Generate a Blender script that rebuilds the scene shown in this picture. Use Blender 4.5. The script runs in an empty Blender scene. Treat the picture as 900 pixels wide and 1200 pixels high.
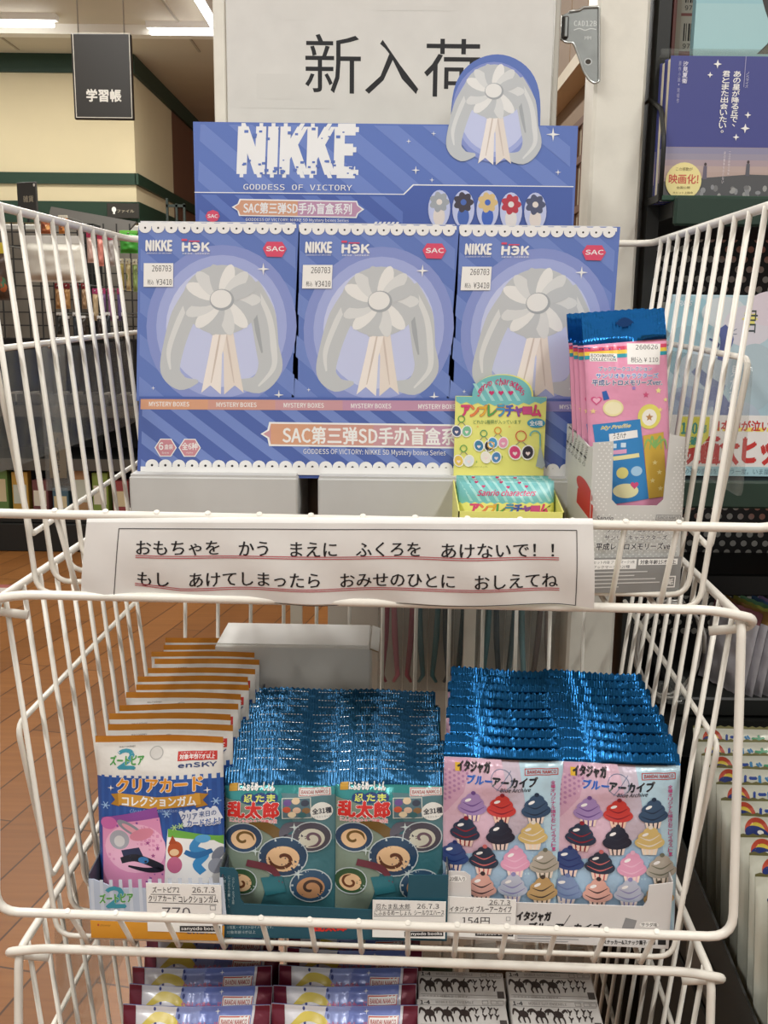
import bpy, math, random, os, bisect
from mathutils import Vector, Matrix
from mathutils.geometry import tessellate_polygon
S = bpy.context.scene
COL = S.collection
PI = math.pi
R = math.radians
H = 1.1                                     # eye height above the shop floor

# ------------------------------------------------------------------ camera
F, PT, RL = 1170.0, .1963, .011
cam = bpy.data.cameras.new('camera')
cam.sensor_fit = 'VERTICAL'
cam.sensor_height = 24.0
cam.lens = 24.0 * F / 1200.0
cam.clip_start = .02
cam_o = bpy.data.objects.new('camera', cam)
COL.objects.link(cam_o)
cam_o.matrix_world = Matrix.Translation((0, 0, H)) @ Matrix.Rotation(PI / 2 - PT, 4, 'X') @ Matrix.Rotation(RL, 4, 'Z')
S.camera = cam_o
# ------------------------------------------------------------------ world, exposure
W = bpy.data.worlds.new('world')
S.world = W
W.use_nodes = True
W.node_tree.nodes['Background'].inputs[0].default_value = (1.0, .975, .93, 1)
W.node_tree.nodes['Background'].inputs[1].default_value = .55
S.view_settings.view_transform = 'Standard'
S.view_settings.look = 'None'
S.view_settings.exposure = 0.0
S.view_settings.gamma = 1.0
S.view_settings.use_curve_mapping = False
S.cycles.use_denoising = True
LAMP_POWER = 19.0
CEIL = 1.48                                 # ceiling height above the eye


def ray(px, py):
    u, v = px - 450, py - 600
    c, s = math.cos(RL), math.sin(RL)
    u, v = c * u + s * v, -s * u + c * v
    x, yc = u / F, -v / F
    return Vector((x, math.cos(PT) + yc * math.sin(PT), -math.sin(PT) + yc * math.cos(PT)))


def at(px, py, Y):
    d = ray(px, py)
    return d * (Y / d.y)


# ------------------------------------------------------------------ materials
def lin(c):
    c /= 255.0
    return c / 12.92 if c <= .04045 else ((c + .055) / 1.055) ** 2.4


def rgb(h):
    return tuple(lin(int(h[i:i + 2], 16)) for i in (0, 2, 4)) + (1,)


_M = {}


def M(h, rough=.45, metal=0.0, kind='', spec=.5, coat=0.0):
    key = (h, rough, metal, kind, spec, coat)
    if key in _M:
        return _M[key]
    m = bpy.data.materials.new(kind + '_' + h if kind else 'm_' + h)
    m.use_nodes = True
    nt = m.node_tree
    b = nt.nodes['Principled BSDF']
    b.inputs['Base Color'].default_value = rgb(h)
    b.inputs['Roughness'].default_value = rough
    b.inputs['Metallic'].default_value = metal
    b.inputs['Specular IOR Level'].default_value = spec
    b.inputs['Coat Weight'].default_value = coat
    b.inputs['Coat Roughness'].default_value = .12
    tc = nt.nodes.new('ShaderNodeTexCoord')

    def bump(src, strength, dist):
        bp = nt.nodes.new('ShaderNodeBump')
        bp.inputs['Strength'].default_value = strength
        bp.inputs['Distance'].default_value = dist
        nt.links.new(src, bp.inputs['Height'])
        nt.links.new(bp.outputs[0], b.inputs['Normal'])

    def noise(scale, detail=3):
        n = nt.nodes.new('ShaderNodeTexNoise')
        n.inputs['Scale'].default_value = scale
        n.inputs['Detail'].default_value = detail
        nt.links.new(tc.outputs['Object'], n.inputs['Vector'])
        return n.outputs['Fac']

    def vary(a, fac, lo=.3, hi=.7):
        mx = nt.nodes.new('ShaderNodeMix')
        mx.data_type = 'RGBA'
        mr = nt.nodes.new('ShaderNodeMapRange')
        mr.inputs[1].default_value = lo
        mr.inputs[2].default_value = hi
        nt.links.new(fac, mr.inputs[0])
        nt.links.new(mr.outputs[0], mx.inputs[0])
        mx.inputs[6].default_value = rgb(h)
        mx.inputs[7].default_value = tuple(c * a for c in rgb(h)[:3]) + (1,)
        nt.links.new(mx.outputs[2], b.inputs['Base Color'])

    if kind == 'foil':
        bump(noise(55, 3), .35, .004)
    elif kind == 'crimp':
        w = nt.nodes.new('ShaderNodeTexWave')
        w.inputs['Scale'].default_value = 150
        w.bands_direction = 'X'
        nt.links.new(tc.outputs['Object'], w.inputs['Vector'])
        ad = nt.nodes.new('ShaderNodeMath')
        ad.operation = 'MULTIPLY_ADD'
        nt.links.new(w.outputs['Fac'], ad.inputs[0])
        ad.inputs[1].default_value = .06
        nt.links.new(noise(70, 2), ad.inputs[2])
        bump(ad.outputs[0], .55, .004)
    elif kind == 'paper':
        f = noise(40, 4)
        vary(.93, f)
        bump(noise(12, 2), .15, .004)
    elif kind == 'card':
        vary(.94, noise(30, 4))
    elif kind == 'wire':
        vary(.88, noise(25, 3), .45, .75)
        bump(noise(300, 2), .12, .0006)
    elif kind == 'wall':
        vary(.94, noise(3, 5))
        bump(noise(220, 2), .15, .001)
    elif kind == 'metal':
        vary(.8, noise(60, 4))
        bump(noise(90, 3), .1, .001)
    _M[key] = m
    return m


def glass(name, color, alpha_mix=.82, rough=.06):
    """thin clear plastic film: mostly see-through, with a glossy surface"""
    m = bpy.data.materials.new(name)
    m.use_nodes = True
    nt = m.node_tree
    out = nt.nodes['Material Output']
    b = nt.nodes['Principled BSDF']
    b.inputs['Base Color'].default_value = rgb(color)
    b.inputs['Roughness'].default_value = rough
    b.inputs['Specular IOR Level'].default_value = .8
    tr = nt.nodes.new('ShaderNodeBsdfTransparent')
    tr.inputs[0].default_value = (.97, .97, .96, 1)
    mx = nt.nodes.new('ShaderNodeMixShader')
    mx.inputs[0].default_value = alpha_mix
    nt.links.new(b.outputs[0], mx.inputs[1])
    nt.links.new(tr.outputs[0], mx.inputs[2])
    nt.links.new(mx.outputs[0], out.inputs[0])
    tc = nt.nodes.new('ShaderNodeTexCoord')
    n = nt.nodes.new('ShaderNodeTexNoise')
    n.inputs['Scale'].default_value = 18
    nt.links.new(tc.outputs['Object'], n.inputs['Vector'])
    bp = nt.nodes.new('ShaderNodeBump')
    bp.inputs['Strength'].default_value = .3
    bp.inputs['Distance'].default_value = .01
    nt.links.new(n.outputs['Fac'], bp.inputs['Height'])
    nt.links.new(bp.outputs[0], b.inputs['Normal'])
    return m


def emit(name, color, strength):
    m = bpy.data.materials.new(name)
    m.use_nodes = True
    b = m.node_tree.nodes['Principled BSDF']
    b.inputs['Emission Color'].default_value = rgb(color)
    b.inputs['Emission Strength'].default_value = strength
    return m


WHITE_WIRE = M('e9e5da', .32, 0, 'wire', .5)
CLEAR = glass('clear_acrylic', '8f9290', .86)
FILM = glass('clear_film', '9a9d9b', .80, .10)


# ------------------------------------------------------------------ mesh builder
class MB:
    def __init__(s):
        s.v, s.f, s.m, s.n, s.mats, s.sm = [], [], [], {}, [], []

    def mi(s, mat):
        if mat not in s.mats:
            s.mats.append(mat)
        return s.mats.index(mat)

    def face(s, idx, mat, smooth=False):
        s.f.append(tuple(idx))
        s.m.append(s.mi(mat))
        s.sm.append(smooth)

    def add(s, pts):
        k = len(s.v)
        s.v.extend(tuple(p) for p in pts)
        return k

    def box(s, lo, hi, mat, mx=None, bev=0.0):
        x0, y0, z0 = lo
        x1, y1, z1 = hi
        if bev <= 0:
            P = [(x0, y0, z0), (x1, y0, z0), (x1, y1, z0), (x0, y1, z0), (x0, y0, z1), (x1, y0, z1), (x1, y1, z1), (x0, y1, z1)]
            Q = [(0, 3, 2, 1), (4, 5, 6, 7), (0, 1, 5, 4), (1, 2, 6, 5), (2, 3, 7, 6), (3, 0, 4, 7)]
            if mx:
                P = [mx @ Vector(p) for p in P]
            k = s.add(P)
            for q in Q:
                s.face([k + i for i in q], mat)
            return
        b = bev                              # bevelled box: rounded rectangle section, chamfered top and bottom
        def ring(z, i):
            return [(x0 + b - i * b, y0 + b * (1 - i) + (b if 0 else 0), z)]
        sec = lambda e: [(x0 + b, y0 + e), (x1 - b, y0 + e), (x1 - e, y0 + b), (x1 - e, y1 - b), (x1 - b, y1 - e), (x0 + b, y1 - e), (x0 + e, y1 - b), (x0 + e, y0 + b)]
        rings = [(z0, b), (z0 + b, 0), (z1 - b, 0), (z1, b)]
        idx = []
        for z, e in rings:
            P = [(x, y, z) for x, y in sec(e)]
            if mx:
                P = [mx @ Vector(p) for p in P]
            k = s.add(P)
            idx.append([k + i for i in range(8)])
        for a, c in zip(idx, idx[1:]):
            for i in range(8):
                j = (i + 1) % 8
                s.face((a[i], a[j], c[j], c[i]), mat)
        s.face(idx[0][::-1], mat)
        s.face(idx[-1], mat)

    def tube(s, path, r, mat, n=8, closed=False):
        P = [Vector(p) for p in path]
        N = len(P)
        rr = r if isinstance(r, (list, tuple)) else [r] * N
        T = []
        for i in range(N):
            a = P[i - 1] if (i or closed) else P[i]
            b = P[(i + 1) % N] if (i < N - 1 or closed) else P[i]
            T.append((b - a).normalized())
        up = Vector((0, 0, 1)) if abs(T[0].z) < .9 else Vector((1, 0, 0))
        nrm = (up - T[0] * up.dot(T[0])).normalized()
        rings = []
        for i in range(N):
            nrm = (nrm - T[i] * nrm.dot(T[i])).normalized()
            bi = T[i].cross(nrm)
            k = s.add([P[i] + (nrm * math.cos(2 * PI * j / n) + bi * math.sin(2 * PI * j / n)) * rr[i] for j in range(n)])
            rings.append(k)
        for i in range(N if closed else N - 1):
            a, b = rings[i], rings[(i + 1) % N]
            off = 0
            if closed and i == N - 1:       # match the seam
                best = 1e9
                for o in range(n):
                    d = (Vector(s.v[a]) - Vector(s.v[b + o])).length
                    if d < best:
                        best, off = d, o
            for j in range(n):
                s.face((a + j, a + (j + 1) % n, b + (j + 1 + off) % n, b + (j + off) % n), mat, True)
        if not closed:
            s.face([rings[0] + j for j in range(n)][::-1], mat)
            s.face([rings[-1] + j for j in range(n)], mat)

    def cyl(s, a, b, r, mat, n=16):
        s.tube([a, b], r, mat, n)

    def prism(s, pts, y0, y1, mat, side=None):
        """outline in x,z (counter-clockwise seen from -y) given a thickness along y"""
        n = len(pts)
        k = s.add([(x, y0, z) for x, z in pts])
        q = s.add([(x, y1, z) for x, z in pts])
        for t in tessellate_polygon([[Vector((x, z, 0)) for x, z in pts]]):
            a, b, c = [Vector((pts[i][0], pts[i][1])) for i in t]
            if (b - a).cross(c - a) < 0:
                t = t[::-1]
            s.face([k + i for i in t], mat)
            s.face([q + i for i in t][::-1], side or mat)
        ccw = sum(pts[i][0] * pts[(i + 1) % n][1] - pts[(i + 1) % n][0] * pts[i][1] for i in range(n)) > 0
        for i in range(n):
            j = (i + 1) % n
            f = (k + i, q + i, q + j, k + j)
            s.face(f if ccw else f[::-1], side or mat)

    def build(s, name, parent=None, loc=None, rot=None, smooth_norm=True):
        me = bpy.data.meshes.new(name)
        me.from_pydata(s.v, [], s.f)
        for m in s.mats:
            me.materials.append(m)
        me.polygons.foreach_set('material_index', s.m)
        me.polygons.foreach_set('use_smooth', s.sm)
        me.update()
        if s.n:
            me.normals_split_custom_set_from_vertices([s.n.get(i, (0, 0, 0)) for i in range(len(s.v))])
        o = bpy.data.objects.new(name, me)
        COL.objects.link(o)
        if parent:
            o.parent = parent
        if loc:
            o.location = loc
        if rot:
            o.rotation_euler = rot
        return o


def tag(o, label, cat, group=None, kind=None):
    o['label'] = label
    o['category'] = cat
    if group:
        o['group'] = group
    if kind:
        o['kind'] = kind
    return o


def thing(name, label, cat, loc=(0, 0, 0), rz=0, group=None):
    """an Empty at the base of a thing; loc is measured from the eye"""
    o = bpy.data.objects.new(name, None)
    o.empty_display_size = .05
    COL.objects.link(o)
    o.location = (loc[0], loc[1], loc[2] + H)
    o.rotation_euler = (0, 0, rz)
    return tag(o, label, cat, group)


def struct(o):
    o['kind'] = 'structure'
    return o


def dup(root, loc, rot=None, label=None):
    r = root.copy()
    COL.objects.link(r)
    r.location = (loc[0], loc[1], loc[2] + H)
    if rot is not None:
        r.rotation_euler = rot
    if label:
        r['label'] = label
    for ch in list(root.children):
        c = ch.copy()
        COL.objects.link(c)
        c.parent = r
        for g in list(ch.children):
            d = g.copy()
            COL.objects.link(d)
            d.parent = c
    return r


def fillet(path, rad, closed=False, n=5):
    P = [Vector(p) for p in path]
    out = []
    N = len(P)
    for i in range(N):
        if not closed and i in (0, N - 1):
            out.append(P[i])
            continue
        a, b, c = P[i - 1], P[i], P[(i + 1) % N]
        d1, d2 = (a - b), (c - b)
        r = rad[i] if isinstance(rad, (list, tuple)) else rad
        r = min(r, d1.length * .49, d2.length * .49)
        p0, p1 = b + d1.normalized() * r, b + d2.normalized() * r
        for k in range(n + 1):
            t = k / n
            out.append(p0 * (1 - t) ** 2 + b * 2 * t * (1 - t) + p1 * t * t)
    return out


# ------------------------------------------------------------------ printed artwork
_fonts = {}


def font(kind):
    if kind in _fonts:
        return _fonts[kind]
    f = None
    name = {'cjk': 'Noto Sans CJK Regular.woff2', 'inter': 'Inter.woff2', 'mono': 'DejaVuSansMono.woff2'}.get(kind)
    if name:
        try:
            f = bpy.data.fonts.load(os.path.join(bpy.utils.resource_path('LOCAL'), 'datafiles', 'fonts', name))
        except Exception:
            f = None
    _fonts[kind] = f
    return f


_glyph = {}


def glyphs(txt, kind='cjk', bold=0.0, shear=0.0):
    key = (txt, kind, bold, shear)
    if key in _glyph:
        return _glyph[key]
    cu = bpy.data.curves.new('txt', 'FONT')
    cu.body = txt
    f = font(kind)
    if f:
        cu.font = f
    cu.offset = bold
    cu.shear = shear
    cu.resolution_u = 2
    o = bpy.data.objects.new('txt', cu)
    COL.objects.link(o)
    dg = bpy.context.evaluated_depsgraph_get()
    me = bpy.data.meshes.new_from_object(o.evaluated_get(dg))
    me.calc_loop_triangles()
    P = [(v.co.x, v.co.y) for v in me.vertices]
    T = [tuple(t.vertices) for t in me.loop_triangles]
    T = [t if (P[t[1]][0] - P[t[0]][0]) * (P[t[2]][1] - P[t[0]][1]) - (P[t[2]][0] - P[t[0]][0]) * (P[t[1]][1] - P[t[0]][1]) > 0 else t[::-1] for t in T]
    if P:
        x0, x1 = min(p[0] for p in P), max(p[0] for p in P)
        y0, y1 = min(p[1] for p in P), max(p[1] for p in P)
        P = [((x - x0) / max(x1 - x0, 1e-6), (y - y0) / max(y1 - y0, 1e-6)) for x, y in P]
    bpy.data.objects.remove(o)
    bpy.data.curves.remove(cu)
    bpy.data.meshes.remove(me)
    _glyph[key] = (P, T)
    return P, T


def homography(quad):
    """pixels of the four corners (TL, TR, BR, BL) -> u right, v up in 0..1"""
    (x0, y0), (x1, y1), (x2, y2), (x3, y3) = quad
    dx1, dx2, dx3 = x1 - x2, x3 - x2, x0 - x1 + x2 - x3
    dy1, dy2, dy3 = y1 - y2, y3 - y2, y0 - y1 + y2 - y3
    den = dx1 * dy2 - dx2 * dy1
    g = (dx3 * dy2 - dx2 * dy3) / den
    h = (dx1 * dy3 - dx3 * dy1) / den
    A = Matrix(((x1 - x0 + g * x1, x3 - x0 + h * x3, x0), (y1 - y0 + g * y1, y3 - y0 + h * y3, y0), (g, h, 1)))
    return A.inverted()


def clip_half(poly, ax, val, keep_less):
    out = []
    n = len(poly)
    for i in range(n):
        a, b = poly[i], poly[(i + 1) % n]
        ina = (a[ax] <= val) if keep_less else (a[ax] >= val)
        inb = (b[ax] <= val) if keep_less else (b[ax] >= val)
        if ina:
            out.append(a)
        if ina != inb:
            t = (val - a[ax]) / (b[ax] - a[ax])
            p = [a[0] + (b[0] - a[0]) * t, a[1] + (b[1] - a[1]) * t]
            p[ax] = val
            out.append(tuple(p))
    return out


class Art:
    def __init__(s, quad):
        s.Hm = homography(quad)
        s.items = []

    def P(s, p):
        q = s.Hm @ Vector((p[0], p[1], 1))
        return (q.x / q.z, 1 - q.y / q.z)

    def raw(s, pts, tris, mat, text=False):
        U = [s.P(p) for p in pts]
        T = []
        for t in tris:
            a, b, c = (U[i] for i in t)
            cr = (b[0] - a[0]) * (c[1] - a[1]) - (c[0] - a[0]) * (b[1] - a[1])
            if abs(cr) > 1e-12:
                T.append(t if cr > 0 else t[::-1])
        s.items.append((U, T, mat, text))
        return s

    def poly(s, pts, mat):
        T = [tuple(t) for t in tessellate_polygon([[Vector((p[0], p[1], 0)) for p in pts]])]
        return s.raw(pts, T, mat)

    def rect(s, x0, y0, x1, y1, mat):
        return s.raw([(x0, y0), (x1, y0), (x1, y1), (x0, y1)], [(0, 1, 2), (0, 2, 3)], mat)

    def ell(s, cx, cy, rx, ry=None, mat=None, rot=0, n=24):
        ry = rx if ry is None else ry
        c, d = math.cos(rot), math.sin(rot)
        pts = [(cx, cy)]
        for i in range(n):
            x, y = rx * math.cos(2 * PI * i / n), ry * math.sin(2 * PI * i / n)
            pts.append((cx + c * x - d * y, cy + d * x + c * y))
        return s.raw(pts, [(0, 1 + i, 1 + (i + 1) % n) for i in range(n)], mat)

    def ring(s, cx, cy, r0, r1, mat, n=24, a0=0, a1=2 * PI):
        pts = []
        for i in range(n + 1):
            a = a0 + (a1 - a0) * i / n
            pts += [(cx + r0 * math.cos(a), cy + r0 * math.sin(a)), (cx + r1 * math.cos(a), cy + r1 * math.sin(a))]
        T = []
        for i in range(n):
            k = 2 * i
            T += [(k, k + 1, k + 3), (k, k + 3, k + 2)]
        return s.raw(pts, T, mat)

    def frame(s, x0, y0, x1, y1, w, mat):
        for a in ((x0, y0, x1, y0 + w), (x0, y1 - w, x1, y1), (x0, y0, x0 + w, y1), (x1 - w, y0, x1, y1)):
            s.rect(*a, mat)
        return s

    def spark(s, cx, cy, r, mat, k=.22):
        pts = [(cx, cy)]
        for i in range(8):
            q = r if i % 2 == 0 else r * k
            pts.append((cx + q * math.sin(i * PI / 4), cy - q * math.cos(i * PI / 4)))
        return s.raw(pts, [(0, 1 + i, 1 + (i + 1) % 8) for i in range(8)], mat)

    def star(s, cx, cy, r, mat, n=5, k=.45):
        pts = [(cx, cy)]
        for i in range(2 * n):
            q = r if i % 2 == 0 else r * k
            pts.append((cx + q * math.sin(i * PI / n), cy - q * math.cos(i * PI / n)))
        return s.raw(pts, [(0, 1 + i, 1 + (i + 1) % (2 * n)) for i in range(2 * n)], mat)

    def heart(s, cx, cy, r, mat):
        pts = []
        for i in range(20):
            t = 2 * PI * i / 20
            pts.append((cx + r * math.sin(t) ** 3, cy - r * (.81 * math.cos(t) - .31 * math.cos(2 * t) - .12 * math.cos(3 * t) - .06 * math.cos(4 * t))))
        return s.poly(pts, mat)

    def stroke(s, pts, widths, mat, sub=6):
        """tapered ribbon through the points"""
        n = len(pts)
        C, Wd = [], []
        for i in range(n - 1):
            p0, p1, p2, p3 = pts[max(i - 1, 0)], pts[i], pts[i + 1], pts[min(i + 2, n - 1)]
            for k in range(sub + (i == n - 2)):
                t = k / sub
                q = [.5 * (2 * p1[j] + (p2[j] - p0[j]) * t + (2 * p0[j] - 5 * p1[j] + 4 * p2[j] - p3[j]) * t * t + (3 * p1[j] - p0[j] - 3 * p2[j] + p3[j]) * t ** 3) for j in (0, 1)]
                C.append(q)
                if isinstance(widths, (list, tuple)):
                    Wd.append(widths[i] * (1 - t) + widths[i + 1] * t)
                else:
                    Wd.append(widths)
        out = []
        for i, c in enumerate(C):
            a, b = C[max(i - 1, 0)], C[min(i + 1, len(C) - 1)]
            dx, dy = b[0] - a[0], b[1] - a[1]
            L = math.hypot(dx, dy) or 1
            w = Wd[i] / 2
            out += [(c[0] - dy / L * w, c[1] + dx / L * w), (c[0] + dy / L * w, c[1] - dx / L * w)]
        T = []
        for i in range(len(C) - 1):
            k = 2 * i
            T += [(k, k + 1, k + 3), (k, k + 3, k + 2)]
        return s.raw(out, T, mat)

    def text(s, txt, x0, y0, x1, y1, mat, bold=.012, kind='cjk', shear=0, skew=0.0, outline=None, ow=.7, thin=0.0, bx=0.0):
        """lettering fitted to the box x0,y0 (top left) .. x1,y1; skew lifts the right end by that many pixels"""
        P, T = glyphs(txt, kind, thin, shear)
        base = [(x0 + u * (x1 - x0), y1 - v * (y1 - y0) - skew * u) for u, v in P]
        first = True
        if outline:
            for k in range(8):
                q = k * PI / 4
                s.raw([(x + ow * math.cos(q), y + ow * math.sin(q)) for x, y in base], T, outline, True)
                s.items[-1] = s.items[-1][:3] + ('text' if first else 'same',)
                first = False
            first = True
        bo = bold * abs(y1 - y0)
        for dx, dy in (((-bo, 0), (bo, 0), (0, -bo), (0, bo)) if bold > .006 else (((-bx, 0), (0, 0), (bx, 0)) if bx else ((0, 0),))):
            s.raw([(x + dx, y + dy) for x, y in base], T, mat, True)
            s.items[-1] = s.items[-1][:3] + ('text' if first else 'same',)
            first = False
        return s

    def vtext(s, txt, cx, y0, y1, w, mat, bold=.01, kind='cjk'):
        n = len(txt)
        st = (y1 - y0) / n
        for i, ch in enumerate(txt):
            sm = ch in '、。ゃゅょっ,.・'
            ww = w * (.4 if sm else 1)
            s.text(ch, cx - ww / 2, y0 + i * st + (st * .2 if sm else .06 * st), cx + ww / 2, y0 + (i + (.6 if sm else .92)) * st, mat, bold, kind)
            if i:
                s.items[-1] = s.items[-1][:3] + ('same',)
        return s

    def emit(s, mb, surf, gu=None, gv=None, base=.00010, step=.000008, normal=None):
        """surf(u, v, h) -> point; big shapes are cut along the grid lines gu, gv so that they follow a curved face"""
        k = 0
        for U, T, mat, text in s.items:
            k = k + .06 if text == 'same' else math.floor(k) + 1
            h = base + step * k
            if not (gu or gv):
                i0 = mb.add([surf(u, v, h) for u, v in U])
                if normal:
                    for i, (u, v) in enumerate(U):
                        mb.n[i0 + i] = normal(u, v)
                for t in T:
                    mb.face([i0 + i for i in t], mat, bool(normal))
                continue
            for t in T:
                polys = [[U[i] for i in t]]
                for ax, lines in ((0, gu), (1, gv)):
                    nxt = []
                    for p in polys:
                        lo, hi = min(q[ax] for q in p), max(q[ax] for q in p)
                        for g in lines[bisect.bisect_right(lines, lo + 1e-7):bisect.bisect_left(lines, hi - 1e-7)]:
                            a = clip_half(p, ax, g, True)
                            p = clip_half(p, ax, g, False)
                            if len(a) > 2:
                                nxt.append(a)
                            if len(p) < 3:
                                break
                        if len(p) > 2:
                            nxt.append(p)
                    polys = nxt
                for p in polys:
                    i0 = mb.add([surf(u, v, h) for u, v in p])
                    if normal:
                        for i, (u, v) in enumerate(p):
                            mb.n[i0 + i] = normal(u, v)
                    mb.face([i0 + i for i in range(len(p))], mat, bool(normal))


def flat(o, ux, uz):
    """flat face: origin at its lower left corner, ux along the width, uz up; art is lifted along the normal"""
    o, ux, uz = Vector(o), Vector(ux), Vector(uz)
    n = ux.cross(uz).normalized()
    return lambda u, v, h: o + ux * u + uz * v + n * h


INK = M('17181c', .5)
PAPER = M('e9e8e4', .6, 0, 'paper')
WHITE = M('f2f1ee', .4)


def ordinal(i):
    return ['front', 'second', 'third', 'fourth', 'fifth', 'sixth', 'seventh', 'eighth', 'ninth', 'tenth', 'eleventh', 'twelfth', 'thirteenth'][i]

# ================================================================== THE SETTING
def slab(name, lo, hi, mat, bev=0):
    m = MB()
    m.box((lo[0], lo[1], lo[2] + H), (hi[0], hi[1], hi[2] + H), mat, None, bev)
    return struct(m.build(name))


def floor_material():
    m = bpy.data.materials.new('wood_planks')
    m.use_nodes = True
    nt = m.node_tree
    b = nt.nodes['Principled BSDF']
    tc = nt.nodes.new('ShaderNodeTexCoord')
    mp = nt.nodes.new('ShaderNodeMapping')
    mp.inputs['Rotation'].default_value = (0, 0, R(-78))
    nt.links.new(tc.outputs['Object'], mp.inputs[0])
    br = nt.nodes.new('ShaderNodeTexBrick')
    br.inputs['Scale'].default_value = 1.0
    br.inputs['Brick Width'].default_value = .9
    br.inputs['Row Height'].default_value = .11
    br.inputs['Mortar Size'].default_value = .0022
    br.inputs['Color1'].default_value = rgb('a06a36')
    br.inputs['Color2'].default_value = rgb('8b5a2c')
    br.inputs['Mortar'].default_value = rgb('54351c')
    nt.links.new(mp.outputs[0], br.inputs[0])
    mp2 = nt.nodes.new('ShaderNodeMapping')
    mp2.inputs['Rotation'].default_value = (0, 0, R(-78))
    mp2.inputs['Scale'].default_value = (1.2, 22, 1)
    nt.links.new(tc.outputs['Object'], mp2.inputs[0])
    n = nt.nodes.new('ShaderNodeTexNoise')
    n.inputs['Scale'].default_value = 3
    n.inputs['Detail'].default_value = 6
    nt.links.new(mp2.outputs[0], n.inputs[0])
    mx = nt.nodes.new('ShaderNodeMix')
    mx.data_type = 'RGBA'
    mx.blend_type = 'MULTIPLY'
    mx.inputs[0].default_value = .55
    cr = nt.nodes.new('ShaderNodeValToRGB')
    cr.color_ramp.elements[0].position = .3
    cr.color_ramp.elements[0].color = (.62, .55, .5, 1)
    cr.color_ramp.elements[1].position = .7
    cr.color_ramp.elements[1].color = (1, 1, 1, 1)
    nt.links.new(n.outputs['Fac'], cr.inputs[0])
    nt.links.new(br.outputs[0], mx.inputs[6])
    nt.links.new(cr.outputs[0], mx.inputs[7])
    nt.links.new(mx.outputs[2], b.inputs['Base Color'])
    b.inputs['Roughness'].default_value = .34
    return m


CREAM = M('dccda6', .7, 0, 'wall')
GREEN = M('1f3b2a', .5)
slab('floor', (-6, -3, -H - .05), (5, 14, -H), floor_material())
CEILM = M('cfc4ac', .8, 0, 'wall')
slab('ceiling', (-6, -3, CEIL), (5, 14, CEIL + .08), CEILM)
for i, x in enumerate((-3.2, -2.15, -1.1, -.05, 1.0, 2.05)):
    slab('trim_%d' % (i + 1), (x - .006, -2, CEIL - .006), (x + .006, 6.2, CEIL), M('a79c86', .8))
slab('trim_7', (-5, 5.66, CEIL - .05), (-.88, 5.74, CEIL), M('e8e2d2', .6))
YC = 6.3
slab('wall_left', (-6, YC, -H), (-1.52, 7.4, CEIL), CREAM)
slab('wall_back', (-6, 11.0, -H), (5, 11.1, CEIL), M('7a5c44', .7, 0, 'wall'))
slab('wall_corner', (-3.0, 7.4, -H), (-1.52, 10.9, CEIL), M('75503c', .5, 0, 'wall'))
for i, (z0, z1) in enumerate(((1.375, CEIL), (.745, .81), (.52, .645))):
    slab('trim_%d' % (8 + i), (-6, YC - .02, z0), (-1.515, YC, z1), GREEN)
    slab('trim_%d' % (11 + i), (-1.52, YC - .02, z0), (-1.50, 10.9, z1), GREEN)
PW = M('e4e1d5', .38, 0, 'wire')
# upright of the shop fitting behind the baskets, with its narrow joints
m = MB()
m.box((.1935, 1.0, 0), (.2425, 1.05, H + CEIL), PW, None, .003)
struct(m.build('pillar'))
slab('panel', (-.06, 1.045, -H), (.1935, 1.06, -.16), M('dcdad2', .5, 0, 'wall'))


# ------------------------------------------------------------------ ceiling lamps
TUBE = emit('lit_tube', 'f6f8ff', 9.0)


def ceiling_lamp(x, y, length, along_y, label, power=1.0):
    t = thing('ceiling_lamp', label, 'lamp', (x, y, CEIL), R(90) if along_y else 0)
    m = MB()
    L = length / 2
    m.prism([(-.035, 0), (-.022, -.03), (.022, -.03), (.035, 0)][::-1], -L, L, M('efece2', .5))
    for v in range(len(m.v)):
        a, b, c = m.v[v]
        m.v[v] = (b, a, c)
    m.f = [f[::-1] for f in m.f]
    m.build('housing', t)
    m = MB()
    m.cyl((-L + .02, 0, -.045), (L - .02, 0, -.045), .016, TUBE, 12)
    m.build('tube', t)
    if power:
        l = bpy.data.lights.new('lamp_light', 'AREA')
        l.shape = 'RECTANGLE'
        l.size, l.size_y = length, .12
        l.energy = LAMP_POWER * length * power
        l.color = (1, .982, .945)
        o = bpy.data.objects.new('lamp_light', l)
        COL.objects.link(o)
        o.parent = t
        o.location = (0, 0, -.075)
    return t


ceiling_lamp(-2.35, 5.5, 1.3, False, 'ceiling tube lamp along the cream wall at the top left, cut by the frame edge', .45)
ceiling_lamp(-1.02, 5.62, .5, False, 'short lit end of a ceiling tube just right of the black hanging sign', .45)
ceiling_lamp(-.9, 4.5, 2.0, True, 'white ceiling tube lamp running away above the left white upright')
ceiling_lamp(1.33, 5.0, 1.6, True, 'ceiling lamp glowing beside the right edge of the white upright')
for x, y, lab in ((-.95, -.35, 'ceiling tube behind the photographer on the left'), (.85, -.5, 'ceiling tube behind the photographer on the right'),
                  (-.95, 1.9, 'ceiling tube over the left aisle nearer the baskets'), (1.05, 2.1, 'ceiling tube over the right shelving near the baskets')):
    ceiling_lamp(x, y, 1.6, True, lab)


# ================================================================== WIRE BASKETS
YAW = -.040
BX, BY = -.013, .620
A_, D_, RIM = .2415, .337, .2505


def bw(x, y, z=0):
    """basket coordinates -> place (measured from the eye)"""
    c, s = math.cos(YAW), math.sin(YAW)
    return Vector((BX + c * x - s * y, BY + s * x + c * y, z))


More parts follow.
